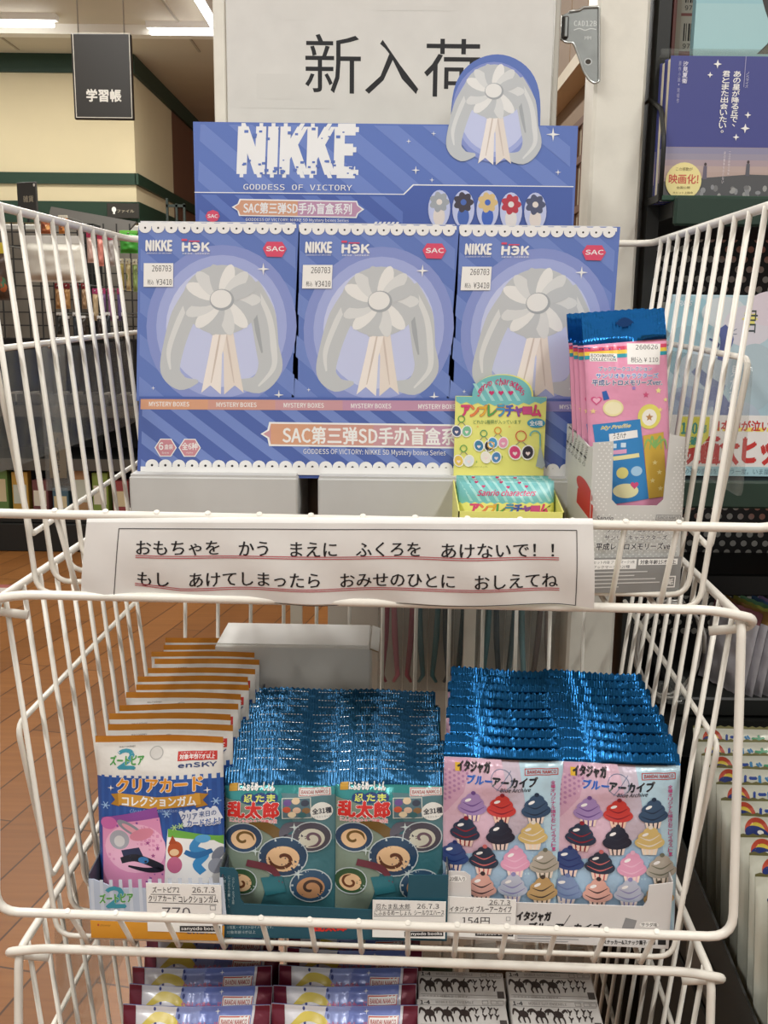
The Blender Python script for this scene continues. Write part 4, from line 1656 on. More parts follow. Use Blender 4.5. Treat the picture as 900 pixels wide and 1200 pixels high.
wx, ww = -.1125, .1605
wh = .0545
k_ = ww / 259.0
px = lambda p: (p - 259) * k_
wfront = [(0, 0), (ww, 0), (ww, wh - .003), (px(473), wh - .0035), (px(472), wh - .021), (px(436), wh - .0215), (px(433), wh - .031), (px(286), wh - .028), (px(282), wh - .024), (px(279.5), wh - .004), (px(275), wh - .0005), (0, wh)]
open_box('display_box', 'dark teal display box holding the two rows of teal wafer packs', wx, .638, ww, .195, FL2 - .0005, R(-.6), wfront,
         ((258, 1018), (519, 1027), (515, 1112), (261, 1104)), draw_wafer, M('4d5355', .5, 0, 'card'), wh, .098, TBOX, None, wh)


def card2(a):
    a.text('忍たま乱太郎', 436, 1063.5, 474, 1070, HANDINK, .0)
    a.text('26.7.3', 482, 1063.5, 507, 1069.5, HANDINK, .0)
    a.text('にふぉるめーしょん', 434.5, 1071.5, 476, 1077.5, HANDINK, .0)
    a.text('シールウエハース', 479, 1071, 513, 1077.5, HANDINK, .0)
    a.stroke([(435, 1070.7), (475, 1070.9)], .5, HANDINK, 1)
    a.stroke([(434, 1078.5), (512, 1078.5)], .5, HANDINK, 1)
    a.text('176円', 444, 1086, 474, 1094, HANDINK, .0)
    a.text('(税込)', 488, 1088, 511, 1095, HANDINK, .0)
    sanyodo(a, 468, 1097.5, 512, 1103.5)


price_card(((432.6, 1059), (515, 1061), (514, 1107), (432.6, 1104)), (wx + px(432.6), .6355, FL2 + .0030), (px(516) - px(433), -.0012, 0), (0, 0, .0290), 'white handwritten price card on the right of the dark teal wafer box', card2)

# ---- blue topped snack packs (two rows, right)
CYF = M('10609c', .2, .72, 'crimp')
SILP = M('cfc3d2', .28, .15, 'foil', .5, .4)
a = Art(((525, 875), (664, 878), (655, 1095), (526, 1095)))
a.poly([(525, 890), (592, 891), (600, 930), (580, 1000), (526, 1010)], M('dcb9ca', .28, .1, 'foil'))
a.poly([(525, 890), (558, 890), (548, 930), (526, 960)], M('d0a4bc', .28, .1, 'foil'))
a.poly([(612, 891), (664, 892), (660, 1095), (600, 1095), (626, 980)], M('bcdae8', .28, .1, 'foil'))
a.poly([(526, 1010), (580, 1000), (640, 960), (657, 1095), (526, 1095)], M('a6c4dd', .28, .1, 'foil'))
for i in range(8):
    for j in range(7 - i):
        a.ell(527 + j * 5, 905 + i * 6 + (j % 2) * 3, 1.7, 1.7, M('b07fa4', .3), 0, 8)
a.rect(538, 895, 544, 905, M('e3b83a', .3))
a.text('イタジャガ', 541, 892.5, 579, 905, INK, .07, 'cjk', .15, -1)
a.text('ブルー', 552, 908, 581, 919, M('2f62c0', .3), .06, 'cjk', .2, -1, WHITE, .7)
a.text('アーカイブ', 581, 909, 634, 920.5, M('22242c', .3), .06, 'cjk', .2, -1, WHITE, .7)
a.text('Blue Archive', 590, 922, 626, 927, M('2c3038', .3), .02, 'cjk', .3)
a.ring(592, 913, 12, 12.7, M('6f7f9c', .3), 30)
a.stroke([(586, 926), (603, 902)], .7, M('6f7f9c', .3), 1)
a.frame(619, 899.5, 657.5, 907.5, .9, M('c04a44', .3))
a.text('BANDAI NAMCO', 622, 901.5, 655, 905.5, M('b03f3a', .3), .03, 'cjk')
a.vtext('全種オリジナル描きおこしイラスト!', 651.5, 914, 1000, 5.0, M('c04a84', .3), .02)
POM = ((558, 945, 'a085b8', 'ecd2c2', '6a4a8a'), (592, 946, 'c93f3c', 'efc9b4', '8c2430'), (632, 946, '2f4a68', 'ecd6c8', '1b2c44'),
       (550, 976, '26364e', 'e9cdbf', '8c2430'), (591, 978, '22283a', 'e6cfc4', '2a3040'), (628, 978, 'd9bd7a', 'f0d9c2', 'e8dfd2'),
       (538, 1007, '33497e', 'ecd2c4', '22306a'), (572, 1008, '263448', 'efcfc0', 'c86a6a'), (608, 1009, 'dc9ab6', 'f2d6cc', 'e3b0c6'), (641, 1012, 'b0a79a', 'e8d8c8', '6a6a58'),
       (570, 1041, 'dba79a', 'efcdbc', '3a2f34'), (605, 1039, 'b9bfd0', 'ecdcd6', '8c88b8'), (638, 1044, 'bf9c6a', 'ecd2b8', '4a3f38'), (536, 1040, '7f93b8', 'e8d8d0', '6a7aa8'))
for x, y, c, c2, c3 in POM:                   # plain iced cup cakes
    a.poly([(x - 11, y + 5), (x + 11, y + 5), (x + 7.5, y + 19), (x - 7.5, y + 19)], M(c2, .3))
    for q in range(3):
        a.stroke([(x - 6 + q * 6, y + 8), (x - 4.4 + q * 4.4, y + 19)], 1.6, M(c3, .3), 1)
    a.ell(x, y + 4, 17, 8.5, M(c, .3, 0, '', .5, .3), 0, 20)
    a.ell(x, y - 3, 13.5, 8, M(c, .3, 0, '', .5, .3), 0, 20)
    a.ell(x + 1, y - 9, 8.5, 6, M(c, .3, 0, '', .5, .3), 0, 18)
    a.stroke([(x - 14, y + 4), (x, y + 8.5), (x + 14, y + 2)], [.5, 1.8, .5], M(c3, .3))
    a.stroke([(x - 11, y - 3), (x, y + 1), (x + 11, y - 5)], [.5, 1.8, .5], M(c3, .3))
    a.ell(x - 5, y - 6, 4, 1.8, M('f3f0ee', .35), -.4, 10)
    a.ell(x + 1, y - 15, 2.8, 2.6, M(c3, .3), 0, 10)
m = pack(.0845, .1345, .014, .045, .06, ((.94, CYF), (-1, SILP)), a, lambda v: CYF if v > .88 else M('c9aebd', .28, .15, 'foil', .5, .4), 57, 36, 52, .0009, .0012, .6, .40)
t = thing('snack_pack', 'x', 'pack', (0, 0, 0), 0, 'blue topped snack packs in the white box')
m.build('bag', t)
spots, labs = [], []
for side, xc in (('left', .0875), ('right', .1675)):
    for i in range(10):
        dy = .0178 * i
        spots.append(((xc + .075 * dy + rnd.uniform(-.0008, .0008), .650 - (.006 if side == 'right' else 0) + dy, FL2 + .001 + .0008 * rnd.random() + (.001 if i else 0)),
                      (R(-3.5 if i else -5), R(rnd.uniform(-.7, .7)), R(rnd.uniform(-4.5, -2.5)))))
        labs.append(('foremost blue topped snack pack of the %s row, pink and pale blue front in view' % side) if i == 0 else
                    ('rearmost blue topped snack pack of the %s row in the white box' % side) if i == 9 else
                    '%s blue topped snack pack from the front of the %s row' % (ordinal(i), side))
row_of_packs(t, 20, spots, labs)
SBOX = M('dcdad8', .45, 0, 'card')


def draw_snack(a):
    a.ell(537, 1028, 11, 4.5, WHITE)
    a.text('20個入り', 528.5, 1025.5, 546, 1031, INK, .01)
    a.text('イタジャガ', 607, 1067, 646, 1078, INK, .07, 'cjk', .15)
    a.text('ブルー', 621, 1080, 650, 1088, INK, .06, 'cjk', .2)
    a.text('アーカイブ', 651, 1080, 704, 1089, INK, .06, 'cjk', .2)
    a.stroke([(655, 1092), (668, 1070)], .7, GREYINK, 1)
    a.poly([(731, 1072), (744, 1075), (738, 1095), (725, 1091)], M('8f9092', .4))
    a.ell(758, 1080, 11, 3.6, WHITE)
    a.text('サラダ味', 749, 1077.6, 767, 1082.4, INK, .01)
    a.text('スナッカー&スナック菓子', 706, 1099, 755, 1104.5, INK, .03)
    a.rect(759, 1098, 765, 1104, INK)
    a.rect(768, 1098, 777, 1104, INK)
    for j in range(3):
        a.rect(608, 1096 + j * 3, 690 - j * 12, 1097 + j * 3, M('9a9a9c'))


sx_, sw = .0465, .1575
sh = .0525
k2_ = sw / 260.0
qx = lambda p: (p - 524) * k2_
sfront = [(0, 0), (sw, 0), (sw, sh - .001), (qx(757), sh - .004), (qx(756), sh - .016), (qx(752), sh - .0205), (qx(560), sh - .0225), (qx(554), sh - .019), (qx(552.5), sh - .003), (qx(546), sh), (0, sh)]
open_box('display_box', 'white display box holding the two rows of blue topped snack packs', sx_, .640, sw, .190, FL2 - .0005, R(-3.6), sfront,
         ((524, 1019), (785, 1027), (780, 1109), (524, 1101)), draw_snack, M('c8c4c2', .5, 0, 'card'), sh, .118, SBOX, None, sh)


def card3(a):
    a.text('26.7.3', 574, 1055.5, 598, 1061.5, HANDINK, .0)
    a.text('イタジャガ', 528, 1064.5, 556, 1071.5, HANDINK, .01)
    a.text('ブルーアーカイブ', 559, 1063.5, 600, 1071, HANDINK, .01)
    a.stroke([(572, 1062.3), (599, 1062.3)], .5, HANDINK, 1)
    a.stroke([(527, 1073), (600, 1072.6)], .5, HANDINK, 1)
    a.text('154円', 543, 1078, 575, 1088, HANDINK, .0)
    a.frame(594, 1077, 599, 1082, .5, M('8a8a90'))
    sanyodo(a, 559, 1095.5, 603, 1102)


price_card(((523.5, 1052), (605, 1055), (605, 1106), (524, 1103)), (sx_ + .0004, .6385, FL2 + .0025), (qx(605), -.0032, 0), (0, 0, .0310), 'white handwritten price card on the left of the white snack box', card3)

# ---- white carton lying at the back, behind the teal wafer packs
t = thing('cardboard_box', 'white open carton with a folded top standing behind the teal wafer packs', 'box', (-.150, .853, FL2), R(-1))
m = MB()
m.box((0, 0, 0), (.139, .066, .143), M('dddcd6', .5, 0, 'card'), None, .001)
m.build('body', t)
m = MB()
mx = Matrix.Translation((.139, .0, .143)) @ Matrix.Rotation(R(20), 4, 'Y')
m.box((0, .0, -.0012), (.008, .066, 0), M('8f7a58', .6, 0, 'card'), mx)
m.box((0, .0, -.0001), (.008, .066, .0004), M('dddcd6', .5, 0, 'card'), mx)
m.build('flap', t)
m = MB()
m.box((.001, .004, .143), (.137, .064, .1442), M('e6e5e0', .5, 0, 'card'))
m.build('flap', t)

# ================================================================== LOWEST BASKET
FL3 = Z3 + .0021
MAR = M('6f2336', .3, .2, 'foil')
WPK = M('d9d9de', .3, .05, 'foil', .5, .4)
PBL = M('6f7fc0', .3, .1, 'foil', .5, .4)


def bar_pack():
    """pillow bag lying on its long edge, maroon sealed ends left and right"""
    Q = ((0, 9), (165, 9), (165, 114), (0, 114))
    a = Art(Q)
    a.poly([(62, 0), (145, 0), (145, 105), (40, 105)], PBL)
    a.poly([(62, 0), (90, 0), (60, 105), (40, 105)], M('8f9ccf', .3, .1, 'foil', .5, .4))
    a.ell(75, 62, 55, 40, M('8d8fc4', .3))
    for x0 in (34, 60):
        for i in range(10):
            a.ell(x0 + 4 * math.sin(i * .7), 6 + i * 6, 1.5, 2.2, M('44508c', .3), 0, 8)
    a.stroke([(20, 30), (38, 19), (58, 22), (70, 33)], [3, 8, 8, 2], M('d9c65a', .3))
    a.text('おかしつきカード', 62, 22, 108, 29, M('c06a90', .3), .04)
    a.text('全22種', 88, 36, 103, 41, M('2f3f8a', .3), .03)
    a.spark(118, 32, 5, WHITE)
    a.spark(107, 14, 3, WHITE)
    a.rect(109, 17.5, 144, 27, WHITE)
    a.frame(109.5, 18, 143.5, 26.5, .9, M('c04a44', .3))
    a.text('BANDAI NAMCO', 112, 20.4, 141, 24.4, M('b03f3a', .3), .03, 'cjk')
    for x, y, c in ((40, 60, 'd9a4b8'), (62, 70, '6a88c8'), (90, 60, 'e0c27a'), (112, 66, 'a47ac0'), (128, 58, 'd9d0e8')):
        a.ell(x, y, 12, 13, M(c, .3), 0, 14)
    a.rect(0, 0, 15, 120, MAR)
    a.rect(148, 0, 165, 120, MAR)
    return pack(.107, .070, .018, .04, .05, ((-1, WPK),), a, lambda v: PBL, 77, 38, 26, .0, .0010, .45)


m = bar_pack()
t = thing('snack_bar_pack', 'x', 'pack', (0, 0, 0), 0, 'maroon ended snack packs in the lowest basket')
m.build('bag', t)
crt = []
for side, xc, ttx in (('left', -.1320, 'left'), ('right', -.0250, 'right')):
    x0 = xc - .0535
    plain_carton(x0, x0 + .107, .622, .725, FL3, FL3 + .130, M('d0cdc6', .5, 0, 'card'), 'white carton under the %s row of maroon ended snack packs' % side)
spots, labs = [], []
for side, xc in (('left', -.1310), ('right', -.0245)):
    for i in range(5):
        sh_ = (-.001, -.0005, .0, .004, .005)[i]
        spots.append(((xc + sh_ - .002 * i * (side == 'left'), .632 + .0215 * i + (.002 if side == 'right' else 0), FL3 + .1305), (R(-6), R(rnd.uniform(-1.2, 1.2)), R(rnd.uniform(-1, 1)))))
        labs.append('%s maroon ended snack pack from the front of the %s row in the lowest basket' % (ordinal(i) if i else 'foremost', side) if i else 'foremost maroon ended snack pack of the %s row in the lowest basket' % side)
row_of_packs(t, 10, spots, labs)


def kit_box():
    t = thing('kit_box', 'x', 'box', (0, 0, 0), 0, 'white kit boxes in the lowest basket')
    w, d, h = .0655, .0315, .192
    m = MB()
    CB = M('d8d6d2', .5, 0, 'card')
    m.box((0, 0, 0), (w, d, h), CB, None, .0006)
    K = M('3a3230', .5)
    a = Art(((0, 0), (103, 0), (103, 33), (0, 33)))
    a.text('1-4', 4, 2, 15, 6, INK, .05, 'cjk')
    a.text('MOBILE SUIT ENSEMBLE', 22, 2.4, 66, 5.4, M('8a8684'), 0, 'cjk')
    for x in (76, 86, 94):
        a.frame(x, 1.6, x + 7, 6, .5, M('8a8684'))
    a.rect(3, 7, 100, 7.5, M('8a8684'))
    a.rect(3, 28.5, 96, 29, M('8a8684'))
    a.text('※イラストは組み立て例です。', 5, 29.6, 60, 32, M('8a8684'), 0)
    for cx in (14, 34, 54):                   # little four legged figures of kit parts
        a.ell(cx, 16, 6, 4, K, .2, 12)
        a.stroke([(cx - 5, 14), (cx - 10, 11), (cx - 12, 17)], [3, 3, 1], K)
        a.stroke([(cx + 5, 14), (cx + 9, 11), (cx + 11, 14)], [3, 2.5, 1], K)
        for q in (-4, 0, 4):
            a.stroke([(cx + q, 18), (cx + q * 1.5, 22), (cx + q * 1.3 + 1, 26)], [2.6, 2, 1.4], K)
        a.stroke([(cx, 13), (cx + 2, 9)], [2, 1.2], K, 1)
    for q, (x, y) in enumerate(((68, 13), (68, 21), (76, 12), (77, 20), (84, 12), (84, 19), (91, 13), (91, 20))):
        a.stroke([(x - 2.5, y - 3), (x, y), (x + 2.5, y - 2)], [1.2, 2.2, 1], K)
        a.stroke([(x, y), (x - 1, y + 4)], [1.8, 1.2], K, 1)
    a.rect(93, 24, 101, 32, M('55504e'))
    a.emit(m, flat((0, 0, h), (w, 0, 0), (0, d, 0)))
    m.build('carton', t)
    m = MB()
    m.box((.004, -.0006, h * .80), (w - .004, .0002, h * .96), M('b9b5b0', .5))
    m.build('front_label', t)
    return t


kb = kit_box()
n = 0
for r_, rn in ((0, 'nearer'), (1, 'farther')):
    for c_, cn in ((0, 'left'), (1, 'right')):
        loc = (.0285 + c_ * .068 + r_ * .0012, .628 + r_ * .0328, FL3)
        lab = '%s %s white kit box of four, its top printed with dark figures' % (rn, cn)
        if n == 0:
            kb.location = (loc[0], loc[1], loc[2] + H)
            kb['label'] = lab
        else:
            dup(kb, loc, (0, 0, R(-1.5)), lab)
        n += 1
for i, (x, y, c, h_, lab) in enumerate(((.040, .715, '5f7a52', .20, 'dull green clear bagged toy behind the white kit boxes'), (.092, .722, '8a6a4a', .195, 'brown and grey clear bagged toy behind the white kit boxes'),
                                  (.143, .728, '6d7a70', .19, 'grey green clear bagged toy behind the right white kit box'))):
    t = thing('toy_bag', lab, 'bag', (x, y, FL3), 0)
    m = pack(.048, h_, .012, .03, .05, ((-1, FILM),), None, lambda v: FILM, 90 + i, 14, 20, 0, .001)
    m.build('bag', t)
    m = MB()
    m.box((-.019, -.001, .004), (.019, .001, h_ - .016), M(c, .5, 0, 'card'))
    m.box((-.019, -.0015, h_ - .045), (.019, -.001, h_ - .03), M('d8d4c4', .5))
    m.build('card_insert', t)

# ================================================================== BEHIND THE BASKETS
# clear bags of ribbon straps hung on the panel
for i in range(7):
    x0 = .008 + i * .0272
    t = thing('strap_bag', 'x', 'bag', (x0, 1.022, -.400), 0, 'clear bags of straps hung on the panel')
    cols = (('9a3f58', 'c07a8a'), ('9a5060', '4f747c'), ('3f747c', '3f4c54'), ('2f5058', '6f989c'), ('3f747c', '34444c'), ('3f6068', '5f8a90'), ('5a4a44', '7a6a60'))[i]
    t['label'] = ('clear bag of pink straps, leftmost on the panel behind the carton', 'clear bag of pink and teal straps, second from the left on the panel',
                  'clear bag of teal and dark grey straps, third from the left on the panel', 'clear bag of deep teal straps, fourth from the left on the panel',
                  'clear bag of teal straps, fifth from the left on the panel', 'clear bag of pale teal straps, sixth from the left on the panel',
                  'clear bag of brown straps, last on the right beside the upright')[i]
    m = pack(.0262, .230, .012, .03, .04, ((-1, FILM),), None, lambda v: FILM, 130 + i, 10, 18, 0, .0014)
    m.build('bag', t)
    for q, c in enumerate(cols):
        m = MB()
        s_ = 1 if q else -1
        m.tube([(s_ * .0022, 0, .215), (s_ * .0028, 0, .12), (s_ * .005, 0, .06), (s_ * .0085, 0, .018), (s_ * .004, 0, .010)], [.0022, .0028, .0034, .0028, .0016], M(c, .5), 7)
        m.build('strap', t)
    m = MB()
    m.tube([(0, -.003, .232), (0, .006, .236), (0, .024, .236)], .0011, M('9a9a98', .3, .8), 6)
    m.build('hook', t)

# big printed sheet board with its frame
b0, b1 = at(265, 60, .985), at(648, 60, .985)
t = thing('notice_board', 'large pale notice board with big black characters, standing behind the blue header card', 'board', (b0.x, .985, -.02))
bwd, bht = b1.x - b0.x, .345
m = MB()
m.box((0, 0, 0), (bwd, .0025, bht), M('dad9d4', .35, 0, 'paper', .5, .3), None, .0006)
tl_, tr_ = at(265, 0, .985), at(648, 0, .985)
a = Art(((265, 0), (648, 0), (648, 145), (265, 145)))
a.text('新', 357.5, 38, 423, 107.5, INK, .004)
a.text('入', 428, 44, 491, 107.5, INK, .004)
a.text('荷', 497.5, 42, 563, 110, INK, .004)
for x, y, w_, h_, c in ((300, 85, 40, 30, 'd3d2cd'), (330, 10, 30, 12, 'd5d4cf'), (440, 4, 90, 6, 'd4d3ce'), (280, 118, 110, 8, 'd4d3ce')):
    a.rect(x, y, x + w_, y + h_, M(c, .4))
zt_, zb_ = tl_.z + .02, at(265, 145, .985).z + .02
a.emit(m, flat((0, 0, zb_), (bwd, 0, 0), (0, 0, zt_ - zb_)))
m.build('sheet', t)
for x0, x1, nm in ((-.0115, -.0006, 'frame'), (bwd + .0006, bwd + .0055, 'frame')):
    m = MB()
    m.box((x0, -.002, -.02), (x1, .008, bht + .02), PW if x0 < 0 else M('b5b2a8', .4), None, .001)
    m.build(nm, t)
m = MB()
m.box((-.0115, .0, -.022), (bwd + .0055, .012, -.001), PW, None, .001)
m.build('bottom_rail', t)
for x in (.06, bwd - .06):
    m = MB()
    m.box((x - .006, .0125, -1.078), (x + .006, .02, .1), PW)
    m.build('leg', t)
# metal bracket on the upright
ZN = M('a9adab', .32, .85, 'metal')
t = thing('metal_bracket', 'grey stamped metal bracket hooked on the left of the white upright', 'bracket', (0, .992, 0))
pz = lambda x, y: (lambda p: (p.x, p.z))(at(x, y, .992))
out = [pz(*p) for p in ((667, 14), (680, 12), (683, 9), (702, 8), (702, 96), (696, 98), (690, 94), (684, 84), (674, 55), (671, 50), (662, 50), (658, 46), (659, 18))]
m = MB()
m.prism(out[::-1], 0, .0016, ZN)
a = Art(((655, 5), (705, 5), (705, 105), (655, 105)))
pa, pb = at(655, 5, .992), at(705, 105, .992)
for i, ch in enumerate('CAD12B'):
    a.text(ch, 672 + i * 4.2, 24, 675 + i * 4.2, 30, M('d5d8d5', .3, .6), .02, 'mono')
a.stroke([(672, 35), (678, 33), (684, 35), (690, 33), (696, 34)], 1.2, M('d5d8d5', .3, .6))
a.text('MM', 684, 42, 691, 46, M('d5d8d5', .3, .6), 0, 'mono')
a.ring(689, 72, 3.0, 4.4, M('c9ccca', .3, .8), 20)
a.ell(689, 72, 3.0, 3.0, M('3a332a', .7), 0, 16)
a.emit(m, flat((pa.x, 0, pb.z), (pb.x - pa.x, 0, 0), (0, 0, pa.z - pb.z)))
m.build('plate', t)
m = MB()
rim = [(x, -.0008, z) for x, z in out[:2]] + [(x, -.0008, z) for x, z in out[2:]]
m.tube(fillet(rim, .002, False, 3), .0011, M('c3c6c3', .3, .85), 6)
m.build('rolled_edge', t)
m = MB()
c1, c2 = pz(663, 20), pz(663, 46)
m.box((c1[0] - .0035, -.004, c2[1]), (c1[0] + .0025, .006, c1[1]), M('2a2724', .5), None, .0008)
m.box((c1[0] - .0015, -.0055, c2[1] + .001), (c1[0] + .0015, -.004, c1[1] - .001), ZN, None, .0005)
m.build('hook_slot', t)
t.location.z = H

# slatted cabinet front farther back, seen between board and upright
WOOD = M('8d7355', .55, 0, 'card')
DW = M('6a4a36', .55, 0, 'card')
CX = .45
cz = lambda py: at(690, py, CX * 1170 / 240.0 * .985).z + H
t = thing('glazed_cabinet', 'tall cabinet with brown glazing bars and pale panes far behind the bracket', 'cabinet', (CX, 1.75, -H))
m = MB()
m.box((0, 0, 0), (.02, 2.6, cz(52)), WOOD)
m.build('side', t)
m = MB()
for i in range(12):
    m.box((-.006, .02 + i * .215, cz(20)), (-.0005, .225 + i * .215, H + CEIL - .01), WOOD)
m.build('plank_cladding', t)
for i in range(8):
    m = MB()
    m.box((-.008, .02 + i * .16, cz(330)), (-.001, .17 + i * .16, cz(118)), M('d9d0ba', .2, 0, '', .5, .5))
    m.build('pane', t)
for i in range(22):
    m = MB()
    m.box((-.014, .015 + i * .06, cz(330)), (-.0085, .024 + i * .06, cz(116)), DW)
    m.build('bar', t)
for py in (330, 232, 168, 118):
    m = MB()
    m.box((-.016, .01, cz(py) - .008), (-.0085, 2.5, cz(py) + .008), DW)
    m.build('bar', t)
m = MB()
m.box((-.05, -.02, cz(62)), (.022, 2.6, cz(44)), M('d9ceb4', .5, 0, 'card'))
m.build('beam', t)

# ================================================================== LEFT BACKGROUND
BLK = M('1b1d1b', .5)
DKG = M('26302a', .5)
NETM = M('3a3a38', .4, .3)
GY = 4.5
hz = lambda py: at(100, py, GY + .05).z + H
t = thing('net_shelf', 'black framed net gondola of hanging goods standing on the wood floor at the far left', 'shelf', (-3.1, GY, -H))
gx0, gx1 = 0.0, 2.35
GTOP, NETB = at(100, 262, GY + .4).z + H, at(100, 398, GY + .4).z + H
m = MB()
m.box((gx0, .0, 0), (gx1, .55, hz(612)), BLK, None, .004)
m.build('plinth', t)
m = MB()
m.box((gx0, .52, hz(612)), (gx1, .545, NETB), M('211f1d', .6))
m.box((gx0, .52, NETB), (gx1, .545, GTOP - .02), M('8a8478', .6, 0, 'wall'))
m.build('back_panel', t)
for px_ in (-160, -40, 100, 168):
    x = at(px_, 300, GY + .4).x + 3.1
    m = MB()
    m.box((x, .40, hz(612)), (x + .045, .52, GTOP), BLK)
    m.build('post', t)
for py, d0 in ((606, .02), (540, .08), (478, .12)):
    z = hz(py)
    m = MB()
    m.box((gx0, d0, z - .02), (gx1, .52, z), BLK)
    m.build('shelf_board', t)
    if py < 600:
        m = MB()
        m.box((gx0, d0 - .012, z - .05), (gx1, d0 - .001, z + .004), M('5a5851', .35, .2))
        m.build('price_rail', t)
m = MB()
nn = int((gx1 - gx0) / .062)
for i in range(nn):
    x = gx0 + .02 + i * .062
    m.box((x, .385, NETB), (x + .006, .390, GTOP), NETM)
for j in range(int((GTOP - NETB) / .062) + 1):
    z = NETB + j * .062
    m.box((gx0, .390, z), (gx1, .395, z + .006), NETM)
m.build('wire_net', t)


def hang_bag(name, label, cat, px0, py0, px1, py1, Y, head_c, body_c, head_frac=.22, th=.03, film=False, group=None, blobs=None, seed=0):
    a0, a1 = at(px0, py0, Y), at(px1, py1, Y)
    w, h = abs(a1.x - a0.x), abs(a0.z - a1.z)
    t = thing(name, label, cat, ((a0.x + a1.x) / 2, Y, a1.z), 0, group)
    hb = h * (1 - head_frac)
    body = M(body_c, .45, 0, 'card')
    q = None
    if blobs:
        q = Art(((0, 0), (1, 0), (1, 1), (0, 1)))
        r_ = random.Random(seed)
        for c in blobs:
            x, y = .2 + .6 * r_.random(), .25 + .5 * r_.random()
            q.ell(x, y, .16 + .08 * r_.random(), .10 + .07 * r_.random(), M(c, .45), 0, 12)
    m = pack(w, hb, th, .03, .03, ((-1, body),), q, lambda v: body, seed + 200, 12, 14, 0, .002)
    m.build('bag', t)
    if head_frac > 0:
        m = MB()
        m.box((-w / 2, -.003, hb - .002), (w / 2, .003, h), M(head_c, .45), None, .001)
        m.build('header', t)
    m = MB()
    m.tube([(0, -.012, h - .012), (0, .01, h - .006), (0, GY + .39 - Y, h - .006)], .003, M('a9a9a5', .3, .8), 6)
    m.build('hook', t)
    return t


hang_bag('cloth_bag', 'white cloth goods in a shiny clear bag hung on the far left net', 'bag', 27, 276, 98, 331, 4.42, 'c9c7c0', 'd8d5c8', .16, .09, seed=1)
hang_bag('goods_pack', 'yellow topped dark pack hung at the left edge of the net', 'pack', -16, 284, 12, 352, 4.42, 'd6c040', '4a3a30', .18, .05, group='packs on the net', blobs=('a0562c', '3f6a4a', '7a3a2c'), seed=2)
for i, (x0, x1, y1, c) in enumerate(((101, 110.5, 308, 'c9a79c'), (113.5, 122, 312, 'd98a7c'), (126, 135, 312, 'a8a09c'))):
    hang_bag('goods_pack', ('beige pack with a crimson header, left of three on the net beside the boxes', 'salmon pack with a crimson header, middle of three on the net', 'grey pack with a crimson header, right of three on the net')[i], 'pack',
             x0, 270 + i * 1.5, x1, y1, 4.55, 'a8284e', c, .2, .03, group='packs on the net', seed=10 + i)
for i, (x0, x1, c) in enumerate(((47, 60, 'a8603a'), (68, 80, 'c07a3a'))):
    hang_bag('goods_pack', ('russet pack hung above the white cloth bag', 'orange pack hung above the right end of the white cloth bag')[i], 'pack', x0, 252, x1, 274, 4.6, 'c9c2b0', c, .15, .03, group='packs on the net', blobs=('d9a060', '7a3a20'), seed=20 + i)
for i, (x0, x1, c) in enumerate(((64, 72, 'b58a5a'), (74, 83, 'c79a62'), (85, 93, '8a6a4a'), (95, 102, 'a88a6a'))):
    hang_bag('goods_pack', '%s pack with a dark red header below the white cloth bag' % ('tan', 'golden', 'dark brown', 'grey brown')[i], 'pack', x0, 332, x1, 362, 4.55, '8a2a2e', c, .2, .03, group='packs on the net', seed=30 + i)
for i, (x0, x1, c) in enumerate(((108, 116, 'c7b08a'), (117, 125, '7a5a84'), (126, 135, '9a6a90'), (137, 146, '6a5a8a'))):
    hang_bag('goods_pack', '%s pack with a magenta header low on the net' % ('sand', 'plum', 'mauve', 'violet')[i], 'pack', x0, 338, x1, 376, 4.55, 'a83a6a', c, .16, .03, group='packs on the net', seed=40 + i)
for i, (x0, x1, y0, y1, c) in enumerate(((139, 146, 303, 340, 'b7a860'), (147, 154, 303, 341, 'c9b98a'), (155, 162, 304, 342, '8aa060'))):
    hang_bag('goods_pack', '%s pack on the net just left of the blue boxes' % ('olive', 'pale yellow', 'leaf green')[i], 'pack', x0, y0, x1, y1, 4.55, 'd9d4b8', c, .15, .03, group='packs on the net', blobs=('6a7a4a',), seed=50 + i)
t = hang_bag('goods_pack', 'bright green pack at the top of the net beside the blue boxes', 'pack', 140, 270, 162, 297, 4.5, '6fc24a', '3f9a34', .12, .04, group='packs on the net', seed=60)
for i in range(9):
    hang_bag('hook_tag', 'small dark goods on a bright tipped hook, %s from the left in the hook row' % ('first', 'second', 'third', 'fourth', 'fifth', 'sixth', 'seventh', 'eighth', 'ninth')[i], 'tag',
             66 + i * 9.5, 366 + (i % 2) * 4, 73 + i * 9.5, 392 + (i % 3) * 3, 4.5, 'd8d8d4', ('2a2c2a', '39302c', '2c343a', '403a34')[i % 4], .12, .02, group='tags on the hook row', seed=70 + i)
# goods on the gondola's shelves
cols = ('b5533c', '6a8a4a', 'c9a04a', '7a4a4a', '4a6a7a', 'b08a60', '8aa04a', 'a04a4a', '5a5a6a', 'c07a4a')
names = ('brick red', 'moss green', 'amber', 'wine', 'slate blue', 'tan', 'lime green', 'crimson', 'grey violet', 'burnt orange')
for i in range(10):
    x = -1.93 + i * .094
    t = thing('goods_box', '%s small goods box on the low shelf of the far net gondola' % names[i], 'box', (x, GY + .10, -H + hz(606) + .001), R((i * 37 % 11) - 5), 'boxes on the gondola shelf')
    m = MB()
    hh = .10 + .03 * ((i * 7) % 4)
    hh *= 1.25
    m.box((0, 0, 0), (.074, .06, hh), M(cols[i], .5, 0, 'card'), None, .002)
    m.build('carton', t)
    m = MB()
    m.box((.006, -.0012, hh * .25), (.066, -.0004, hh * .7), M(('e2dcc8', 'd9c9a0', 'c9d0c0')[i % 3], .5))
    m.build('label_panel', t)
